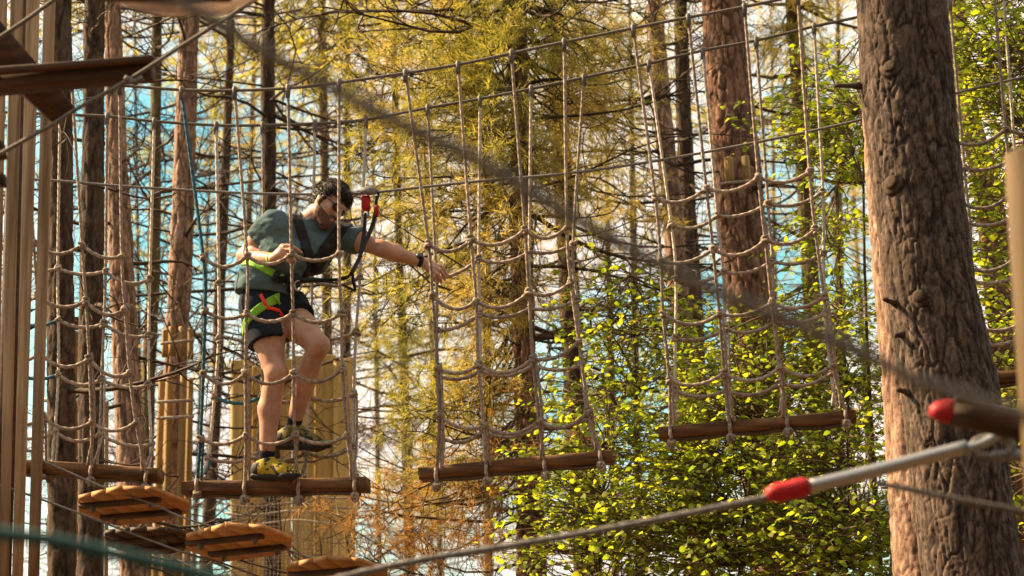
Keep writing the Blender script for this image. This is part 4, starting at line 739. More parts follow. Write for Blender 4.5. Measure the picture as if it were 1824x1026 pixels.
# ------------------------------------------------------------------ people: one continuous surface grown from a distance field
class Field:
    def __init__(s, lo, hi, h):
        s.lo = np.array(lo, float); s.h = h; s.n = np.ceil((np.array(hi)-s.lo)/h).astype(int)+1; s.F = np.full(s.n, 9.0, np.float32)
    def grid(s, lo, hi):
        i0 = np.clip(np.floor((lo-s.lo)/s.h).astype(int), 0, s.n); i1 = np.clip(np.ceil((hi-s.lo)/s.h).astype(int)+1, 0, s.n)
        sl = tuple(slice(a, b) for a, b in zip(i0, i1)); ax = [s.lo[k] + s.h*np.arange(i0[k], i1[k]) for k in range(3)]
        return sl, np.stack(np.meshgrid(*ax, indexing='ij'), -1).astype(np.float32)
    def put(s, sl, d, k, cut=False):
        f = s.F[sl]
        if cut: s.F[sl] = np.maximum(f, -d); return
        if k <= 0: s.F[sl] = np.minimum(f, d); return
        hh = np.clip(0.5 + 0.5*(f-d)/k, 0, 1); s.F[sl] = f*(1-hh) + d*hh - k*hh*(1-hh)
    def cone(s, a, b, ra, rb=None, k=0.02, flat=None, cut=False, grow=0.0):
        a, b = np.array(tuple(a), float), np.array(tuple(b), float); rb = ra if rb is None else rb; ra += grow; rb += grow; mg = max(ra, rb) + 0.05 + k
        sl, P = s.grid(np.minimum(a, b)-mg, np.maximum(a, b)+mg); ab = b-a; t = np.clip((P-a) @ ab/(ab @ ab + 1e-12), 0, 1)
        q = P-a-t[..., None]*ab
        if flat is not None:
            ax, f = flat; ax = np.array(tuple(ax)); ax = ax/np.linalg.norm(ax); c = q @ ax; q = q + (c*(f-1))[..., None]*ax
        s.put(sl, np.sqrt((q*q).sum(-1)) - (ra + (rb-ra)*t), k, cut); return s
    def chain(s, pts, rs, k=0.015, grow=0.0):
        for i in range(len(pts)-1): s.cone(pts[i], pts[i+1], rs[i], rs[i+1], k, grow=grow)
        return s
    def ell(s, c, r, Mx=None, k=0.02, cut=False, grow=0.0):
        c = np.array(tuple(c)); r = np.array(r, float)+grow; mg = r.max()+0.05+k; sl, P = s.grid(c-mg, c+mg); q = P-c
        if Mx is not None: q = q @ np.array(Mx)          # columns of Mx are the ellipsoid's axes
        k0 = np.sqrt(((q/r)**2).sum(-1)); k1 = np.sqrt(((q/(r*r))**2).sum(-1))+1e-9; s.put(sl, k0*(k0-1)/k1, k, cut); return s
    def clip(s, fn):
        idx = np.argwhere(s.F < 0.03); t = tuple(idx.T); s.F[t] = np.maximum(s.F[t], fn(s.lo + idx*s.h)); return s
    def copy(s): o = Field.__new__(Field); o.lo, o.h, o.n, o.F = s.lo, s.h, s.n, s.F.copy(); return o
    def noise(s, amp, freq, seed=0):
        idx = np.argwhere(np.abs(s.F) < amp*2+0.02); P = s.lo + idx*s.h; s.F[tuple(idx.T)] += amp*vnoise(P*np.array(freq), seed); return s
    def mesh(s, name, mat, parent):
        F = s.F; ins = F < 0; c = np.zeros(np.array(F.shape)-1, np.int8)
        for a in (0, 1):
            for b in (0, 1):
                for d in (0, 1): c += ins[a:F.shape[0]-1+a, b:F.shape[1]-1+b, d:F.shape[2]-1+d]
        I = np.argwhere((c > 0) & (c < 8)); idx = np.full(c.shape, -1, np.int64); idx[tuple(I.T)] = np.arange(len(I))
        acc = np.zeros((len(I), 3)); cnt = np.zeros(len(I)); cor = [(a, b, d) for a in (0, 1) for b in (0, 1) for d in (0, 1)]
        for A in cor:
            for B in cor:
                if sum(B)-sum(A) == 1 and all(y >= x for x, y in zip(A, B)):
                    fa = F[tuple((I+A).T)]; fb = F[tuple((I+B).T)]; x = (fa < 0) != (fb < 0); t = np.where(x, fa/np.where(x, fa-fb, 1), 0)
                    acc += np.where(x[:, None], np.array(A) + t[:, None]*(np.array(B)-np.array(A)), 0); cnt += x
        V = s.lo + (I + acc/np.maximum(cnt, 1)[:, None])*s.h; Qs = []
        for ax in range(3):
            o = [k for k in range(3) if k != ax]; u = [slice(None)]*3; u[ax] = slice(0, -1); v = [slice(None)]*3; v[ax] = slice(1, None)
            x = np.argwhere(ins[tuple(u)] != ins[tuple(v)]); x = x[(x[:, o[0]] > 0) & (x[:, o[1]] > 0) & (x[:, o[0]] < F.shape[o[0]]-1) & (x[:, o[1]] < F.shape[o[1]]-1)]
            e0 = np.zeros(3, int); e0[o[0]] = 1; e1 = np.zeros(3, int); e1[o[1]] = 1
            q = np.stack([idx[tuple((x-e0-e1).T)], idx[tuple((x-e1).T)], idx[tuple(x.T)], idx[tuple((x-e0).T)]], -1)
            fl = ins[tuple(x.T)] ^ (ax == 1); q[~fl] = q[~fl][:, ::-1]; Qs.append(q)
        Q = np.concatenate(Qs); Q = Q[(Q >= 0).all(1)]
        return mesh_np(name, V, Q, None, mat, parent)
def nrmv(v): v = np.array(tuple(v), float); return v/np.linalg.norm(v)
def skin_mat(name, c1, c2):
    m, nt, out = mat_new(name); N = nt.nodes.new; K = nt.links.new; b = N('ShaderNodeBsdfPrincipled'); tc = N('ShaderNodeTexCoord'); n = N('ShaderNodeTexNoise'); n.inputs['Scale'].default_value = 17; n.inputs['Detail'].default_value = 8; n.inputs['Roughness'].default_value = 0.7
    r = N('ShaderNodeValToRGB'); r.color_ramp.elements[0].color = (*c1, 1); r.color_ramp.elements[1].color = (*c2, 1); r.color_ramp.elements[0].position = 0.35; r.color_ramp.elements[1].position = 0.65
    K(tc.outputs['Object'], n.inputs[0]); K(n.outputs[0], r.inputs[0]); K(r.outputs[0], b.inputs['Base Color']); b.inputs['Roughness'].default_value = 0.5
    b.inputs['Subsurface Weight'].default_value = 0.15; b.inputs['Subsurface Radius'].default_value = (0.02, 0.008, 0.004); b.inputs['Subsurface Scale'].default_value = 0.5; K(b.outputs[0], out.inputs[0]); return m
M['skin'] = skin_mat('skin', (0.38, 0.19, 0.12), (0.52, 0.30, 0.205))
M['tshirt'] = noise_mat('teal_grey_cotton', (0.055, 0.092, 0.104), (0.08, 0.122, 0.136), (300, 300, 300), 3, 0.9, 0.2, 0.001, spec=0.15)
M['shorts'] = noise_mat('navy_cotton', (0.010, 0.013, 0.020), (0.018, 0.023, 0.034), (200, 200, 200), 3, 0.85, 0.3, 0.001, spec=0.15)
M['hair'] = noise_mat('dark_hair', (0.010, 0.006, 0.004), (0.035, 0.02, 0.012), (120, 120, 40), 4, 0.55, 0.8, 0.004)
M['beard'] = noise_mat('short_beard', (0.055, 0.03, 0.018), (0.16, 0.08, 0.045), (220, 220, 220), 3, 0.7, 0.6, 0.002)
M['lens'] = plain('dark_lens', (0.01, 0.009, 0.009), 0.12, 0, 0.6)
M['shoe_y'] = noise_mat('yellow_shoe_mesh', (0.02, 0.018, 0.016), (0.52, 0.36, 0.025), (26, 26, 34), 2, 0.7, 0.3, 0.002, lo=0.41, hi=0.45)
M['shoe_shaded'] = noise_mat('shaded_shoe_mesh', (0.02, 0.018, 0.014), (0.22, 0.17, 0.04), (26, 26, 34), 2, 0.7, 0.3, 0.002, lo=0.43, hi=0.48)  # darker copy of the yellow mesh: shade put into the colour
M['sole'] = plain('dark_rubber', (0.03, 0.027, 0.028), 0.7, 0, 0.3, 0.3)
M['sock'] = plain('dark_sock', (0.016, 0.018, 0.026), 0.9, 0, 0.1, 0.3, 300)
YP = 12.70
def J(px, py, dy=0.0): return np.array(at(px, py, YP + dy))
man = thing('person', J(485, 853), 'man in teal t-shirt and harness leaning from the plank towards the middle rope net', 'person')
# joints
HIPR, HIPL = J(466, 548, -0.05), J(508, 552, 0.05); KNR, KNL = J(491, 664, -0.13), J(566, 616, -0.15); ANR, ANL = J(474, 822, -0.06), J(521, 762, 0.05)
SHR, SHL = J(484, 398, -0.09), J(600, 416, 0.12); ELR, WRR = J(436, 457, 0.02), J(488, 461, -0.22); ELL, WRL = J(680, 443, 0.02), J(750, 466, 0.09)
NK0, NK1 = J(545, 398, 0.0), J(574, 374, -0.02)
HC = J(587, 361, -0.03); fw = nrmv((0.64, -0.50, -0.56)); up = nrmv((0.58, -0.05, 0.78)); up = nrmv(up - fw*up.dot(fw)); sd = np.cross(fw, up)   # sd: toward camera side (his right)
if sd[1] > 0: sd = -sd
HM = np.stack([fw, sd, up], -1)
def Hd(f, s_, u): return HC + fw*f + sd*s_ + up*u
lo, hi = np.array([-1.45, 12.15, 2.9]), np.array([-0.25, 13.05, 5.2])
lo[0] = J(405, 500)[0]-0.06; hi[0] = J(800, 500)[0]+0.04; lo[2] = J(500, 856)[2]-0.02; hi[2] = J(590, 318)[2]+0.05
hi_ = 0.0056
B = Field(lo, hi, hi_)
axT = nrmv(J(545, 420)-J(472, 515)); perp = nrmv(np.cross(axT, (0, 1, 0)))
# trunk and legs
B.cone(HIPR, HIPL, 0.098, 0.098, 0.03).cone(J(478, 520, -0.02), J(498, 470, -0.02), 0.118, 0.115, 0.04).cone(J(508, 452, -0.05), J(552, 448, 0.04), 0.112, 0.112, 0.05).cone(J(505, 412, -0.07), J(578, 422, 0.08), 0.082, 0.08, 0.05)
B.cone(NK0, NK1, 0.060, 0.054, 0.03)
for H_, K_, A_, side in ((HIPR, KNR, ANR, 0), (HIPL, KNL, ANL, 1)):
    B.cone(H_, H_+(K_-H_)*0.5, 0.092, 0.080, 0.03).cone(H_+(K_-H_)*0.5, K_, 0.080, 0.058, 0.03)
    back = nrmv(np.cross(K_-A_, (0, 1, 0)))*0.0 + np.array([-0.018, 0.02, 0.0])
    B.cone(K_, A_, 0.050, 0.033, 0.02).cone(K_+(A_-K_)*0.18+back*0.8, K_+(A_-K_)*0.40+back, 0.047, 0.052, 0.03).cone(K_+(A_-K_)*0.40+back, K_+(A_-K_)*0.80+back*0.3, 0.052, 0.032, 0.03)
    B.ell(K_+np.array([0.014, -0.014, 0.0]), (0.045, 0.045, 0.050), k=0.03)
    B.cone(A_, A_+np.array([0.02, -0.005, -0.04]), 0.034, 0.03, 0.02)
# arms
for Sh, E_, W_, in ((SHR, ELR, WRR), (SHL, ELL, WRL)):
    B.cone(Sh, Sh+(E_-Sh)*0.45, 0.064, 0.052, 0.03).cone(Sh+(E_-Sh)*0.45, E_, 0.052, 0.040, 0.03).cone(E_, E_+(W_-E_)*0.3, 0.041, 0.044, 0.025).cone(E_+(W_-E_)*0.3, W_, 0.044, 0.026, 0.025, )
# head
B.ell(Hd(-0.008, 0, 0.022), (0.092, 0.073, 0.092), HM, 0.02).ell(Hd(0.030, 0, -0.030), (0.060, 0.058, 0.075), HM, 0.03).cone(Hd(0.035, 0.0, -0.075), Hd(0.070, 0, -0.100), 0.044, 0.024, 0.03)
B.cone(Hd(0.02, 0.035, -0.06), Hd(0.066, 0.010, -0.098), 0.022, 0.02, 0.03).cone(Hd(0.02, -0.035, -0.06), Hd(0.066, -0.010, -0.098), 0.022, 0.02, 0.03)
B.cone(Hd(0.082, 0, 0.012), Hd(0.108, 0, -0.030), 0.010, 0.015, 0.012).ell(Hd(0.096, 0.011, -0.034), (0.011, 0.009, 0.008), HM, 0.008).ell(Hd(0.096, -0.011, -0.034), (0.011, 0.009, 0.008), HM, 0.008)
B.cone(Hd(0.078, 0.030, 0.020), Hd(0.086, 0.0, 0.018), 0.013, 0.012, 0.015).cone(Hd(0.078, -0.030, 0.020), Hd(0.086, 0, 0.018), 0.013, 0.012, 0.015)
B.cone(Hd(0.086, 0.014, -0.060), Hd(0.093, 0, -0.060), 0.008, 0.010, 0.008).cone(Hd(0.083, 0.012, -0.073), Hd(0.089, 0, -0.074), 0.008, 0.010, 0.006).cone(Hd(0.086, -0.014, -0.060), Hd(0.093, 0, -0.060), 0.008, 0.010, 0.008)
B.ell(Hd(0.062, 0.040, -0.020), (0.02, 0.016, 0.02), HM, 0.02).ell(Hd(0.062, -0.040, -0.020), (0.02, 0.016, 0.02), HM, 0.02)
for sg in (1, -1):
    B.ell(Hd(-0.006, 0.075*sg, -0.004), (0.020, 0.009, 0.034), HM, 0.008).ell(Hd(-0.003, 0.084*sg, 0.0), (0.009, 0.006, 0.016), HM, 0.003, cut=True)
B.cone(NK1+fw*-0.01, Hd(-0.02, 0, -0.04), 0.054, 0.058, 0.03)
# right hand closed round the rope, knuckles up
def H1(px, py, dy): return J(px, py, dy)
B.cone(WRR, H1(502, 450, -0.245), 0.026, 0.030, 0.02).cone(H1(496, 459, -0.235), H1(504, 456, -0.25), 0.025, 0.024, 0.02)
FING = [[(506, 438, -.255), (518, 438, -.272), (529, 444, -.262), (537, 450, -.235)], [(508, 445, -.262), (519, 445, -.282), (527, 454, -.268), (528, 461, -.240)], [(507, 452, -.262), (517, 455, -.284), (525, 464, -.268), (525, 470, -.240)], [(504, 459, -.258), (513, 464, -.276), (521, 472, -.262), (522, 477, -.238)]]
for f in FING: B.chain([H1(*p) for p in f], [0.0105, 0.0098, 0.0088, 0.0078], 0.004)
B.chain([H1(494, 449, -.24), H1(503, 438, -.235), H1(513, 437, -.215), H1(521, 441, -.205)], [0.014, 0.012, 0.0105, 0.009], 0.006)
# left hand reaching, fingers hooked over the rung
def H2(px, py, dy=0.1): return J(px, py, dy)
B.cone(WRL, H2(771, 474, 0.10), 0.025, 0.024, 0.02, flat=((0.3, -0.9, 0.3), 1.25)).cone(H2(764, 480, 0.09), H2(770, 484, 0.1), 0.02, 0.017, 0.02)
for f, rr in (([(772, 470, .10), (784, 474, .09), (792, 482, .10), (795, 490, .13)], 1), ([(773, 475, .085), (784, 481, .07), (790, 490, .085), (792, 498, .12)], 1.04), ([(771, 481, .08), (780, 488, .065), (785, 497, .08), (786, 504, .115)], 0.98), ([(768, 486, .085), (775, 493, .075), (779, 501, .09), (779, 507, .115)], 0.88)):
    B.chain([H2(*p) for p in f], [0.0112*rr, 0.0103*rr, 0.0092*rr, 0.0080*rr], 0.004)
B.chain([H2(760, 473, .14), H2(769, 485, .16), H2(778, 494, .16), H2(786, 497, .15)], [0.014, 0.0125, 0.011, 0.009], 0.006)
body_f = B.copy(); body = B.mesh('body', M['skin'], man)
# t-shirt
T_ = Field(np.minimum(lo, lo), hi, hi_)
T_.cone(J(468, 515, -0.04), J(474, 515, 0.05), 0.128, 0.125, 0.05, grow=0.016).cone(J(474, 508, -0.02), J(500, 468, -0.02), 0.122, 0.118, 0.05, grow=0.018).cone(J(508, 452, -0.05), J(552, 448, 0.04), 0.112, 0.110, 0.06, grow=0.014).cone(J(505, 412, -0.07), J(578, 422, 0.08), 0.084, 0.08, 0.05, grow=0.012)
T_.cone(J(545, 404, 0), J(553, 392, -0.01), 0.068, 0.060, 0.03)
for Sh, E_, ln in ((SHR, ELR, 0.50), (SHL, ELL, 0.52)):
    T_.cone(Sh, Sh+(E_-Sh)*0.45, 0.066, 0.062, 0.035, grow=0.008).cone(Sh+(E_-Sh)*0.45, Sh+(E_-Sh)*(ln+0.2), 0.062, 0.064, 0.02, grow=0.006)
def sleeve_clip(P):
    out = np.full(P.shape[:-1], -1.0)
    for Sh, E_, ln in ((SHR, ELR, 0.50), (SHL, ELL, 0.52)):
        d = nrmv(E_-Sh); t = (P-Sh) @ d - np.linalg.norm(E_-Sh)*ln; q = P - Sh - ((P-Sh) @ d)[..., None]*d; near = (np.sqrt((q*q).sum(-1)) < 0.115) & (t > -0.02) & ((P-Sh) @ d < np.linalg.norm(E_-Sh)*1.2)
        out = np.where(near, np.maximum(out, t), out)
    hem = J(470, 527); hd = nrmv(np.array([-0.10, 0.0, -1.0])); return np.maximum(out, (P-hem) @ hd)
T_.noise(0.012, (8, 8, 15), 4).noise(0.0075, (20, 20, 38), 5).noise(0.003, (46, 46, 70), 6).clip(sleeve_clip)
shirt_f = T_.copy()
T_.cone(J(551, 396, -0.01), J(566, 380, -0.02), 0.050, 0.062, 0, cut=True)
T_.mesh('t_shirt', M['tshirt'], man)
# shorts
Sf = Field(lo, hi, hi_)
Sf.cone(HIPR, HIPL, 0.104, 0.104, 0.04, grow=0.016).cone(J(476, 524, -0.03), J(490, 524, 0.03), 0.118, 0.112, 0.04, grow=0.008)
for H_, K_, g in ((HIPR, KNR, 0.022), (HIPL, KNL, 0.022)):
    Sf.cone(H_, H_+(K_-H_)*0.8, 0.096, 0.086, 0.03, grow=g)
def shorts_clip(P):
    out = np.full(P.shape[:-1], -1.0)
    for H_, K_, f in ((HIPR, KNR, 0.55), (HIPL, KNL, 0.34)):
        d = nrmv(K_-H_); t = (P-H_) @ d - np.linalg.norm(K_-H_)*f; q = P - H_ - ((P-H_) @ d)[..., None]*d; near = (np.sqrt((q*q).sum(-1)) < 0.135) & (t > -0.05)
        out = np.where(near, np.maximum(out, t), out)
    return np.maximum(out, (P-J(476, 518)) @ np.array([0, 0, 1.0]))
Sf.noise(0.008, (11, 11, 9), 8).clip(shorts_clip); shorts_f = Sf.copy(); Sf.mesh('shorts', M['shorts'], man)
# hair, beard, glasses
Hf = Field(HC-0.2, HC+0.2, 0.004)
Hf.ell(Hd(-0.014, 0, 0.030), (0.104, 0.085, 0.098), HM, 0.02).ell(Hd(0.038, 0, 0.072), (0.052, 0.060, 0.036), HM, 0.03).ell(Hd(-0.055, 0, -0.02), (0.058, 0.066, 0.06), HM, 0.03)
def hair_clip(P):
    q = (P-HC) @ HM; f, s_, u = q[..., 0], q[..., 1], q[..., 2]
    face = np.minimum(0.052 - u + np.maximum(0, 0.05-f)*0.3, f - 0.028 + 0.25*np.maximum(0, -u)); side = np.minimum(-0.016 - u, f + 0.034); low = -0.070 - u
    return np.maximum(np.maximum(face, side), low)
Hf.noise(0.006, (22, 22, 22), 12).noise(0.003, (70, 70, 70), 13).clip(hair_clip); hair = Hf.mesh('hair', M['hair'], man)
Bd = body_f.copy(); Bd.F = Bd.F - 0.0035
def beard_clip(P):
    q = (P-HC) @ HM; f, s_, u = q[..., 0], q[..., 1], q[..., 2]; a_s = np.abs(s_)
    jaw = np.maximum.reduce([u + 0.046 + 0.25*np.maximum(0, f-0.03), 0.006 + 0.30*np.maximum(0, -0.08-u) - f, -0.128 - u])
    burn = np.maximum.reduce([u - 0.004, -0.07 - u, f - 0.017, 0.000 - f, 0.045 - a_s]); mous = np.maximum.reduce([u + 0.044, -0.060 - u, 0.07 - f, a_s - 0.03])
    lips = np.maximum.reduce([np.abs(u + 0.067) - 0.006, 0.080 - f, a_s - 0.018])
    return np.maximum(np.maximum(np.minimum(np.minimum(jaw, burn), mous), -lips), np.linalg.norm(q, axis=-1) - 0.17)
Bd.noise(0.0012, (200, 200, 200), 3).clip(beard_clip); Bd.mesh('beard', M['beard'], man)
hv = np.empty(len(hair.data.vertices)*3, np.float32); hair.data.vertices.foreach_get('co', hv); hv = hv.reshape(-1, 3) + np.array(wloc(hair), np.float32); rgh = np.random.default_rng(4)
m = MB()
for p in hv[rgh.permutation(len(hv))[:2600]]:
    q = (p-HC) @ HM
    nn = nrmv(p - Hd(-0.01, 0, 0.01)); flow = nrmv(fw*0.8 + up*(-0.25 if q[0] < 0 else 0.25) + sd*0.5*np.sign(q[1])*rgh.random() + rgh.normal(size=3)*0.18); flow = nrmv(flow - nn*flow.dot(nn))
    L_ = rgh.uniform(0.018, 0.036) if q[2] > 0.02 else rgh.uniform(0.008, 0.016); m.twig(np.array([p - nn*0.004, p + flow*L_*0.5 + nn*0.0025, p + flow*L_ + nn*rgh.uniform(-0.002, 0.003)]), 0.0022, 0.0006)
m.build('hair_strands', M['hair'], hair)['kind'] = 'stuff'
m = MB(); m.tube(spline([Hd(0.092, 0.010, 0.004), Hd(0.096, 0, 0.007), Hd(0.092, -0.010, 0.004)], 0.004), 0.0032, 6); glasses = m.build('sunglasses', M['lens'], man)
for sg in (1, -1):
    m = MB(); m.ball(Hd(0.088, 0.033*sg, 0.000), (0.007, 0.030, 0.023), 14, 8, np.stack([nrmv(fw+sd*0.30*sg), nrmv(sd-fw*0.30*sg), up], -1)); m.build('lens', M['lens'], glasses)
    m = MB(); m.tube(spline([Hd(0.084, 0.058*sg, 0.006), Hd(0.060, 0.074*sg, 0.008), Hd(0.0, 0.083*sg, 0.012), Hd(-0.02, 0.080*sg, 0.0)], 0.006), 0.0034, 6); m.build('temple', M['lens'], glasses)
# shoes and socks
def shoe(A_, heel, toe, yaw_out, mat, name, label):
    F_ = Field(np.minimum(heel, toe)-np.array([0.08, 0.1, 0.06]), np.maximum(heel, toe)+np.array([0.08, 0.1, 0.16]), 0.0045)
    d = nrmv(toe-heel); s_ = nrmv(np.cross(d, (0, 0, 1))); u_ = np.cross(s_, d); L_ = np.linalg.norm(toe-heel)
    pt = lambda f, w, h: heel + d*L_*f + s_*w + u_*h
    F_.cone(pt(0.14, 0, 0.038), pt(0.36, 0, 0.050), 0.037, 0.042, 0.03).cone(pt(0.36, 0, 0.050), pt(0.66, 0, 0.034), 0.040, 0.036, 0.03).cone(pt(0.66, 0, 0.032), pt(0.90, 0.004, 0.022), 0.038, 0.026, 0.03)
    F_.cone(pt(0.16, 0, 0.06), A_ + np.array([0, 0, -0.005]), 0.038, 0.043, 0.03).cone(A_ + np.array([0.01, 0, -0.01]), pt(0.62, 0, 0.040), 0.043, 0.036, 0.03).clip(lambda P: -(((P-heel) @ u_) - 0.016)).clip(lambda P: ((P-A_) @ nrmv((-0.25, 0, 1.0)))-0.012)
    sh = F_.mesh('shoe', mat, man); sh['label'] = label
    So = Field(F_.lo, F_.lo+F_.n*F_.h, 0.0045); So.cone(pt(0.12, 0, 0.012), pt(0.45, 0, 0.012), 0.041, 0.037, 0.02, flat=(u_, 1.7)).cone(pt(0.45, 0, 0.012), pt(0.74, 0, 0.013), 0.037, 0.044, 0.02, flat=(u_, 1.7)).cone(pt(0.74, 0, 0.013), pt(0.95, 0.003, 0.019), 0.044, 0.024, 0.02, flat=(u_, 1.5))
    So.clip(lambda P: ((P-heel) @ u_)-0.026); So.mesh('sole', M['sole'], sh)
    m = MB()
    for i in range(5):
        f = 0.36 + i*0.065; hgt = 0.104 - i*0.0105; m.tube(spline([pt(f, -0.026, hgt-0.018), pt(f+0.01, 0, hgt), pt(f+0.02, 0.026, hgt-0.018)], 0.006), 0.0035, 5)
    m.build('lace', M['black'], sh)
    hc = F_.copy(); hc.F = hc.F - 0.0025; hc.clip(lambda P: np.maximum(((P-heel) @ d) - L_*0.20, ((P-heel) @ u_) - 0.075)); hc.mesh('heel_counter', M['sole'], sh)
    tc_ = F_.copy(); tc_.F = tc_.F - 0.002; tc_.clip(lambda P: np.maximum(np.abs(((P-heel) @ d)*0.75 + ((P-heel) @ u_)*0.66 - L_*0.52) - 0.009, ((P-heel) @ u_) - 0.064)); tc_.mesh('side_stripe', M['sole'], sh)
    return sh
shR = shoe(ANR, J(449, 853, -0.02), J(532, 852, -0.14), 0, M['shoe_y'], 'r', 'sunlit yellow trainer')
shL = shoe(ANL, J(487, 797, 0.10), J(589, 800, -0.02), 0, M['shoe_shaded'], 'l', 'trainer of the yellow pair, shade painted into its colour')
for A_, K_ in ((ANR, KNR), (ANL, KNL)):
    q = MB(); d = nrmv(K_-A_); t = np.linspace(-0.03, 0.055, 7); q.tube(A_ + d*t[:, None], 0.036 + 0.05*np.maximum(0, t)+0.003, 14); q.build('sock', M['sock'], man)
# harness: full webbing loops cut from the clothes' own surface
def belt(field, c, n, half, grow, name, mat, extra=None, parent=man):
    b = field.copy(); b.F = b.F - grow; n = nrmv(n); c = np.array(c)
    b.clip(lambda P: np.abs((P-c) @ n) - half)
    if extra: b.clip(extra)
    return b.mesh(name, mat, parent)
U = shirt_f.copy(); U.F = np.minimum(shirt_f.F, shorts_f.F)
har = thing('harness_root', man.location, 'x', 'x'); bpy.data.objects.remove(har)
rdir = nrmv(J(500, 493, -0.13)-J(436, 464, -0.02))
w1 = belt(U, J(470, 484, -0.1), np.cross(nrmv(J(505, 502)-J(452, 474)), (0.0, 1.0, -0.1)), 0.021, 0.009, 'harness_belt', M['green'], lambda P: np.maximum((P-J(501, 500)) @ np.array([1.0, 0.2, 0.1]), -9))
belt(U, J(520, 500, -0.1), np.cross(nrmv(J(548, 496)-J(500, 502)), (0.0, 1.0, 0.0)), 0.020, 0.010, 'harness_belt', M['black'], lambda P: np.maximum((J(500, 500)-P) @ np.array([1.0, 0, 0]), -9))
belt(shorts_f, J(472, 556, -0.1), np.cross(nrmv(J(500, 530)-J(447, 572)), (0, 1.0, -0.25)), 0.021, 0.009, 'leg_loop', M['green'], lambda P: np.maximum((P-J(502, 560)) @ np.array([1.0, 0, 0]), -9))
belt(shirt_f, J(540, 420, -0.1), np.cross(nrmv(J(566, 490)-J(528, 370)), (0.0, 1.0, 0.0)), 0.025, 0.009, 'shoulder_strap', M['black'], lambda P: np.maximum(np.maximum((P-J(545, 420, 0.02)) @ np.array([0, 1.0, 0]), (J(545, 500)-P) @ np.array([0, 0, 1.0])), -9))
belt(shirt_f, J(580, 440, -0.1), np.cross(nrmv(J(545, 500)-J(596, 415)), (0.0, 1.0, 0.0)), 0.030, 0.009, 'shoulder_strap', M['black'], lambda P: np.maximum((J(540, 505)-P) @ np.array([0, 0, 1.0]), -9))
deps = bpy.context.evaluated_depsgraph_get()
def on_front(objs, pts, off):
    out = []
    cl = Vector((0, 0, CAMZ)); trees = []
    for o in objs:
        me = o.data; vs = np.empty(len(me.vertices)*3, np.float32); me.vertices.foreach_get('co', vs); vs = vs.reshape(-1, 3) + np.array(wloc(o), np.float32)
        trees.append(BVHTree.FromPolygons([tuple(v) for v in vs], [tuple(p.vertices) for p in me.polygons]))
    for px, py in pts:
        d = (at(px, py, YP)-cl).normalized(); best = None
        for t in trees:
            h = t.ray_cast(cl, d)
            if h[0] is not None and (best is None or h[3] < best[3]): best = h
        out.append(np.array(best[0] - d*off) if best else np.array(at(px, py, YP-0.13)))
    return out
cl_obj = [o for o in man.children if o.name.split('.')[0] in ('t_shirt', 'shorts', 'harness_belt', 'leg_loop', 'shoulder_strap')]
def strip(name, pts, w, mat, off=0.004, th=0.004):
    P = np.array(on_front(cl_obj, pts, off)); t = np.gradient(P, axis=0); t /= np.linalg.norm(t, axis=1, keepdims=True); s_ = np.cross(t, (0, 1.0, 0)); s_ /= np.linalg.norm(s_, axis=1, keepdims=True); b_ = np.array([0, -th, 0])
    V = np.stack([P-s_*w/2, P+s_*w/2, P+s_*w/2+b_, P-s_*w/2+b_], 1).reshape(-1, 3); n = len(P); Q = [(r*4+j, r*4+(j+1) % 4, r*4+4+(j+1) % 4, r*4+4+j) for r in range(n-1) for j in range(4)] + [(3, 2, 1, 0), (n*4-4, n*4-3, n*4-2, n*4-1)]
    m = MB(); m.add(V, Q); return m.build(name, mat, man, smooth=False)
strip('gear_tag', [(464, 524), (470, 536), (477, 549), (486, 550), (496, 553), (505, 567), (515, 590)], 0.019, M['redweb'])
strip('strap_buckle', [(487, 501), (492, 491), (497, 484)], 0.030, M['black'], 0.008, 0.010)
strip('strap_buckle', [(489, 526), (494, 534), (499, 542)], 0.012, M['green'], 0.010, 0.010)
strip('tie_in_point', [(510, 498), (522, 497), (534, 496)], 0.055, M['black'], 0.010, 0.015)
strip('tie_in_point', [(516, 512), (524, 520), (530, 530)], 0.045, M['black'], 0.010, 0.012)
m = MB(); ph = np.linspace(0, 2*np.pi, 17); c = J(531, 509, -0.17); m.tube(np.stack([c[0]+0.018*np.cos(ph), c[1]+0*ph, c[2]+0.026*np.sin(ph)], -1), 0.005, 6, cap=False); m.build('ring', M['steel'], man)
# watch and wristband
def band(name, a, b, f, r, w, mat):
    d = nrmv(b-a); c = a + (b-a)*f; m = MB(); t = np.array([-w, -w*0.9, w*0.9, w]); m.tube(c + d*t[:, None], np.array([r*0.9, r, r, r*0.9]), 16); return m.build(name, mat, man)
wt = band('watch', ELL, WRL, 0.97, 0.031, 0.012, M['black'])
m = MB(); cw = ELL+(WRL-ELL)*0.97; m.tube(np.array([cw+np.array([0.0, -0.022, 0.018]), cw+np.array([0.002, -0.034, 0.028])]), 0.018, 14); m.build('watch_face', M['lens'], wt)
band('wristband', ELR, WRR, 0.93, 0.032, 0.010, M['green'])
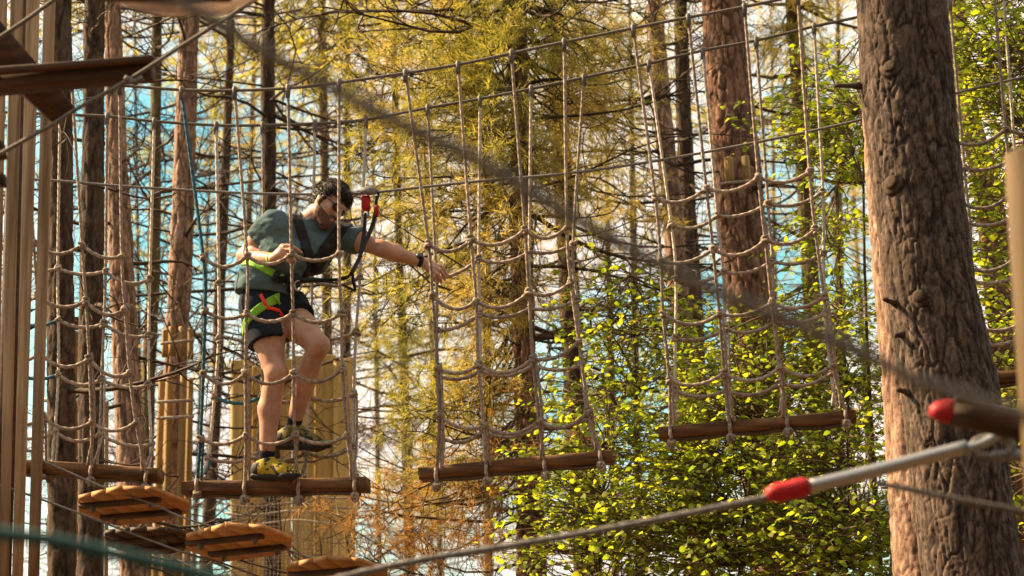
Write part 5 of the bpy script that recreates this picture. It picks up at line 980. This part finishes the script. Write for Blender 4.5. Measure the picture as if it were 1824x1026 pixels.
# pulley on the safety line and the lanyard down to the harness
tro = thing('pulley_trolley', at(654, 345, SAFE(654)), 'red and grey pulley hanging on the safety line beside the man\'s head', 'pulley')
YS = SAFE(654)
m = MB(); k2 = mpp(345, YS)
prof = [(641, 334), (660, 332), (668, 335), (673, 341), (668, 347), (655, 348), (645, 346), (640, 341)]
for dy, in ((-0.028,), (0.028,)):
    V = [np.array(at(x, y, YS+dy-0.005)) for x, y in prof] + [np.array(at(x, y, YS+dy+0.005)) for x, y in prof]; n = 8
    m.add(V, [(j, (j+1) % n, n+(j+1) % n, n+j) for j in range(n)], [(0, j+1, j) for j in range(1, n-1)] + [(n, n+j, n+j+1) for j in range(1, n-1)])
m.build('side_plate', M['cable_grey'], tro, smooth=False)
for x in (648, 664):
    m = MB(); c = np.array(at(x, 340, YS)); m.tube(np.array([c+np.array([0, -0.022, 0]), c+np.array([0, -0.008, 0]), c+np.array([0, 0.008, 0]), c+np.array([0, 0.022, 0])]), np.array([0.016, 0.010, 0.010, 0.016]), 12); m.build('wheel', M['steel'], tro)
m = MB(); V = [(644, 348), (658, 348), (661, 356), (659, 364), (661, 370), (659, 376), (646, 376), (644, 368), (646, 362), (643, 356)]; n = len(V)
VV = [np.array(at(x, y, YS-0.02)) for x, y in V] + [np.array(at(x, y, YS+0.02)) for x, y in V]
m.add(VV, [(j, (j+1) % n, n+(j+1) % n, n+j) for j in range(n)], [(0, j+1, j) for j in range(1, n-1)] + [(n, n+j, n+j+1) for j in range(1, n-1)]); o = m.build('body', M['red'], tro, smooth=False); bv = o.modifiers.new('bevel', 'BEVEL'); bv.width = 0.005; bv.segments = 2
m = MB(); c = np.array(at(651, 379, YS)); m.tube(np.stack([c[0]+0.016*np.cos(ph), c[1]+0*ph, c[2]+0.020*np.sin(ph)], -1), 0.006, 6, cap=False); m.build('ring', M['steel'], tro)
lan = thing('lanyard', at(625, 490, YS-0.1), 'black webbing lanyard with two strands from the pulley to the harness', 'lanyard')
def web(name, pts, r=0.009, mat='black'):
    m = MB(); m.tube(spline([at(x, y, YP+d) for x, y, d in pts], 0.012), r, 8, lobes=2, pitch=0.35, lobe=0.3); return m.build(name, M[mat], lan)
ds = YS-YP
web('strand', [(651, 381, ds), (649, 410, ds-0.03), (645, 440, ds-0.08), (637, 465, ds-0.13), (626, 486, ds-0.2), (612, 496, -0.10), (580, 499, -0.14), (535, 498, -0.19)], 0.0095)
web('strand', [(671, 350, ds-0.02), (669, 375, ds-0.03), (664, 400, ds-0.05), (652, 430, ds-0.09), (640, 460, ds-0.13), (630, 480, ds-0.18)], 0.0095)
web('strand', [(533, 503, -0.19), (570, 500, -0.15), (605, 506, -0.12), (620, 512, -0.12), (632, 517, -0.10), (629, 500, -0.12), (628, 486, -0.13)], 0.006)
m = MB(); m.tube(spline([at(670, 338, YS-0.02), at(674, 346, YS-0.02), at(672, 356, YS-0.02)], 0.01), 0.006, 8); m.build('carabiner', M['black'], lan)
m = MB(); m.box(at(671, 375, YS-0.035), Vector((0.011, 0, 0.001)), Vector((0, 0.011, 0)), Vector((0, 0, 0.028)), 0.003); m.build('connector', M['red'], lan, smooth=False)
# second person, far behind in the leaves: striped cap, pale blue top, bent forward
Y2 = 19.0
def K2(px, py, d=0.0): return np.array(at(px, py, Y2+d))
p2 = thing('person', K2(1590, 1026), 'person in striped cap and pale blue top, half hidden by leaves beside the pine', 'person')
q0, q1 = K2(1490, 1080), K2(1660, 850); F2 = Field(np.array([q0[0], Y2-0.4, K2(1590, 1200)[2]]), np.array([q1[0], Y2+0.4, q1[2]]), 0.011)
F2.ell(K2(1533, 897), (0.085, 0.08, 0.105), None, 0.02).cone(K2(1540, 905), K2(1560, 912), 0.055, 0.06, 0.03).cone(K2(1570, 905, -.12), K2(1572, 905, .14), 0.075, 0.075, 0.05).cone(K2(1575, 912), K2(1612, 950), 0.12, 0.12, 0.05).cone(K2(1612, 955, -.08), K2(1612, 955, .08), 0.11, 0.11, 0.04)
for s_ in (-1, 1):
    F2.cone(K2(1612, 960, .09*s_), K2(1600, 1050, .1*s_), 0.085, 0.06, 0.03).cone(K2(1600, 1050, .1*s_), K2(1612, 1150, .1*s_), 0.055, 0.035, 0.03).cone(K2(1612, 1150, .1*s_), K2(1590, 1160, .1*s_), 0.035, 0.03, 0.02)
F2.cone(K2(1568, 908, -.17), K2(1548, 925, -.26), 0.05, 0.042, 0.02).cone(K2(1548, 925, -.26), K2(1532, 962, -.24), 0.042, 0.028, 0.02).cone(K2(1532, 962, -.24), K2(1528, 976, -.24), 0.028, 0.02, 0.02)
F2.cone(K2(1568, 905, .17), K2(1546, 935, .22), 0.05, 0.04, 0.02).cone(K2(1546, 935, .22), K2(1528, 960, .2), 0.04, 0.028, 0.02).ell(K2(1522, 899), (0.02, 0.02, 0.02), None, 0.02)
F2.mesh('body', M['skin'], p2)
Sx = Field(F2.lo, F2.lo+F2.n*F2.h, 0.011); Sx.cone(K2(1570, 905, -.12), K2(1572, 905, .14), 0.075, 0.075, 0.05, grow=0.018).cone(K2(1575, 912), K2(1612, 950), 0.12, 0.12, 0.05, grow=0.018).cone(K2(1568, 908, -.17), K2(1557, 917, -.215), 0.055, 0.055, 0.02, grow=0.01)
M['pale_blue'] = plain('pale_blue_cotton', (0.42, 0.58, 0.66), 0.9, 0, 0.2, 0.3); Sx.clip(lambda P: ((K2(1556, 905)-P) @ np.array([1.0, 0, 0.3]))).mesh('top', M['pale_blue'], p2)
Sy = Field(F2.lo, F2.lo+F2.n*F2.h, 0.011); Sy.cone(K2(1612, 950, -.08), K2(1612, 955, .08), 0.12, 0.12, 0.04, grow=0.012)
for s_ in (-1, 1): Sy.cone(K2(1612, 960, .09*s_), K2(1604, 1020, .1*s_), 0.095, 0.08, 0.03, grow=0.01)
Sy.mesh('trousers', M['shorts'], p2)
mc, nt, out = mat_new('striped_cap_cloth'); N = nt.nodes.new; tc = N('ShaderNodeTexCoord'); wv = N('ShaderNodeTexWave'); wv.inputs['Scale'].default_value = 9; wv.bands_direction = 'X'; rp = N('ShaderNodeValToRGB'); rp.color_ramp.elements[0].color = (0.03, 0.04, 0.08, 1); rp.color_ramp.elements[1].color = (0.75, 0.72, 0.70, 1); rp.color_ramp.elements[0].position = 0.45; rp.color_ramp.elements[1].position = 0.5
b = N('ShaderNodeBsdfPrincipled'); b.inputs['Roughness'].default_value = 0.9; nt.links.new(tc.outputs['Object'], wv.inputs[0]); nt.links.new(wv.outputs[0], rp.inputs[0]); nt.links.new(rp.outputs[0], b.inputs['Base Color']); nt.links.new(b.outputs[0], out.inputs[0])
Cp = Field(K2(1533, 893)-0.25, K2(1533, 893)+0.25, 0.011); Cp.ell(K2(1535, 892), (0.10, 0.095, 0.10), None, 0.02).cone(K2(1524, 892), K2(1513, 900), 0.05, 0.03, 0.02, flat=((0.4, 0, 1), 2.2)).clip(lambda P: (K2(1533, 899)-P) @ nrmv((0.35, 0, 1.0))); Cp.mesh('cap', mc, p2)
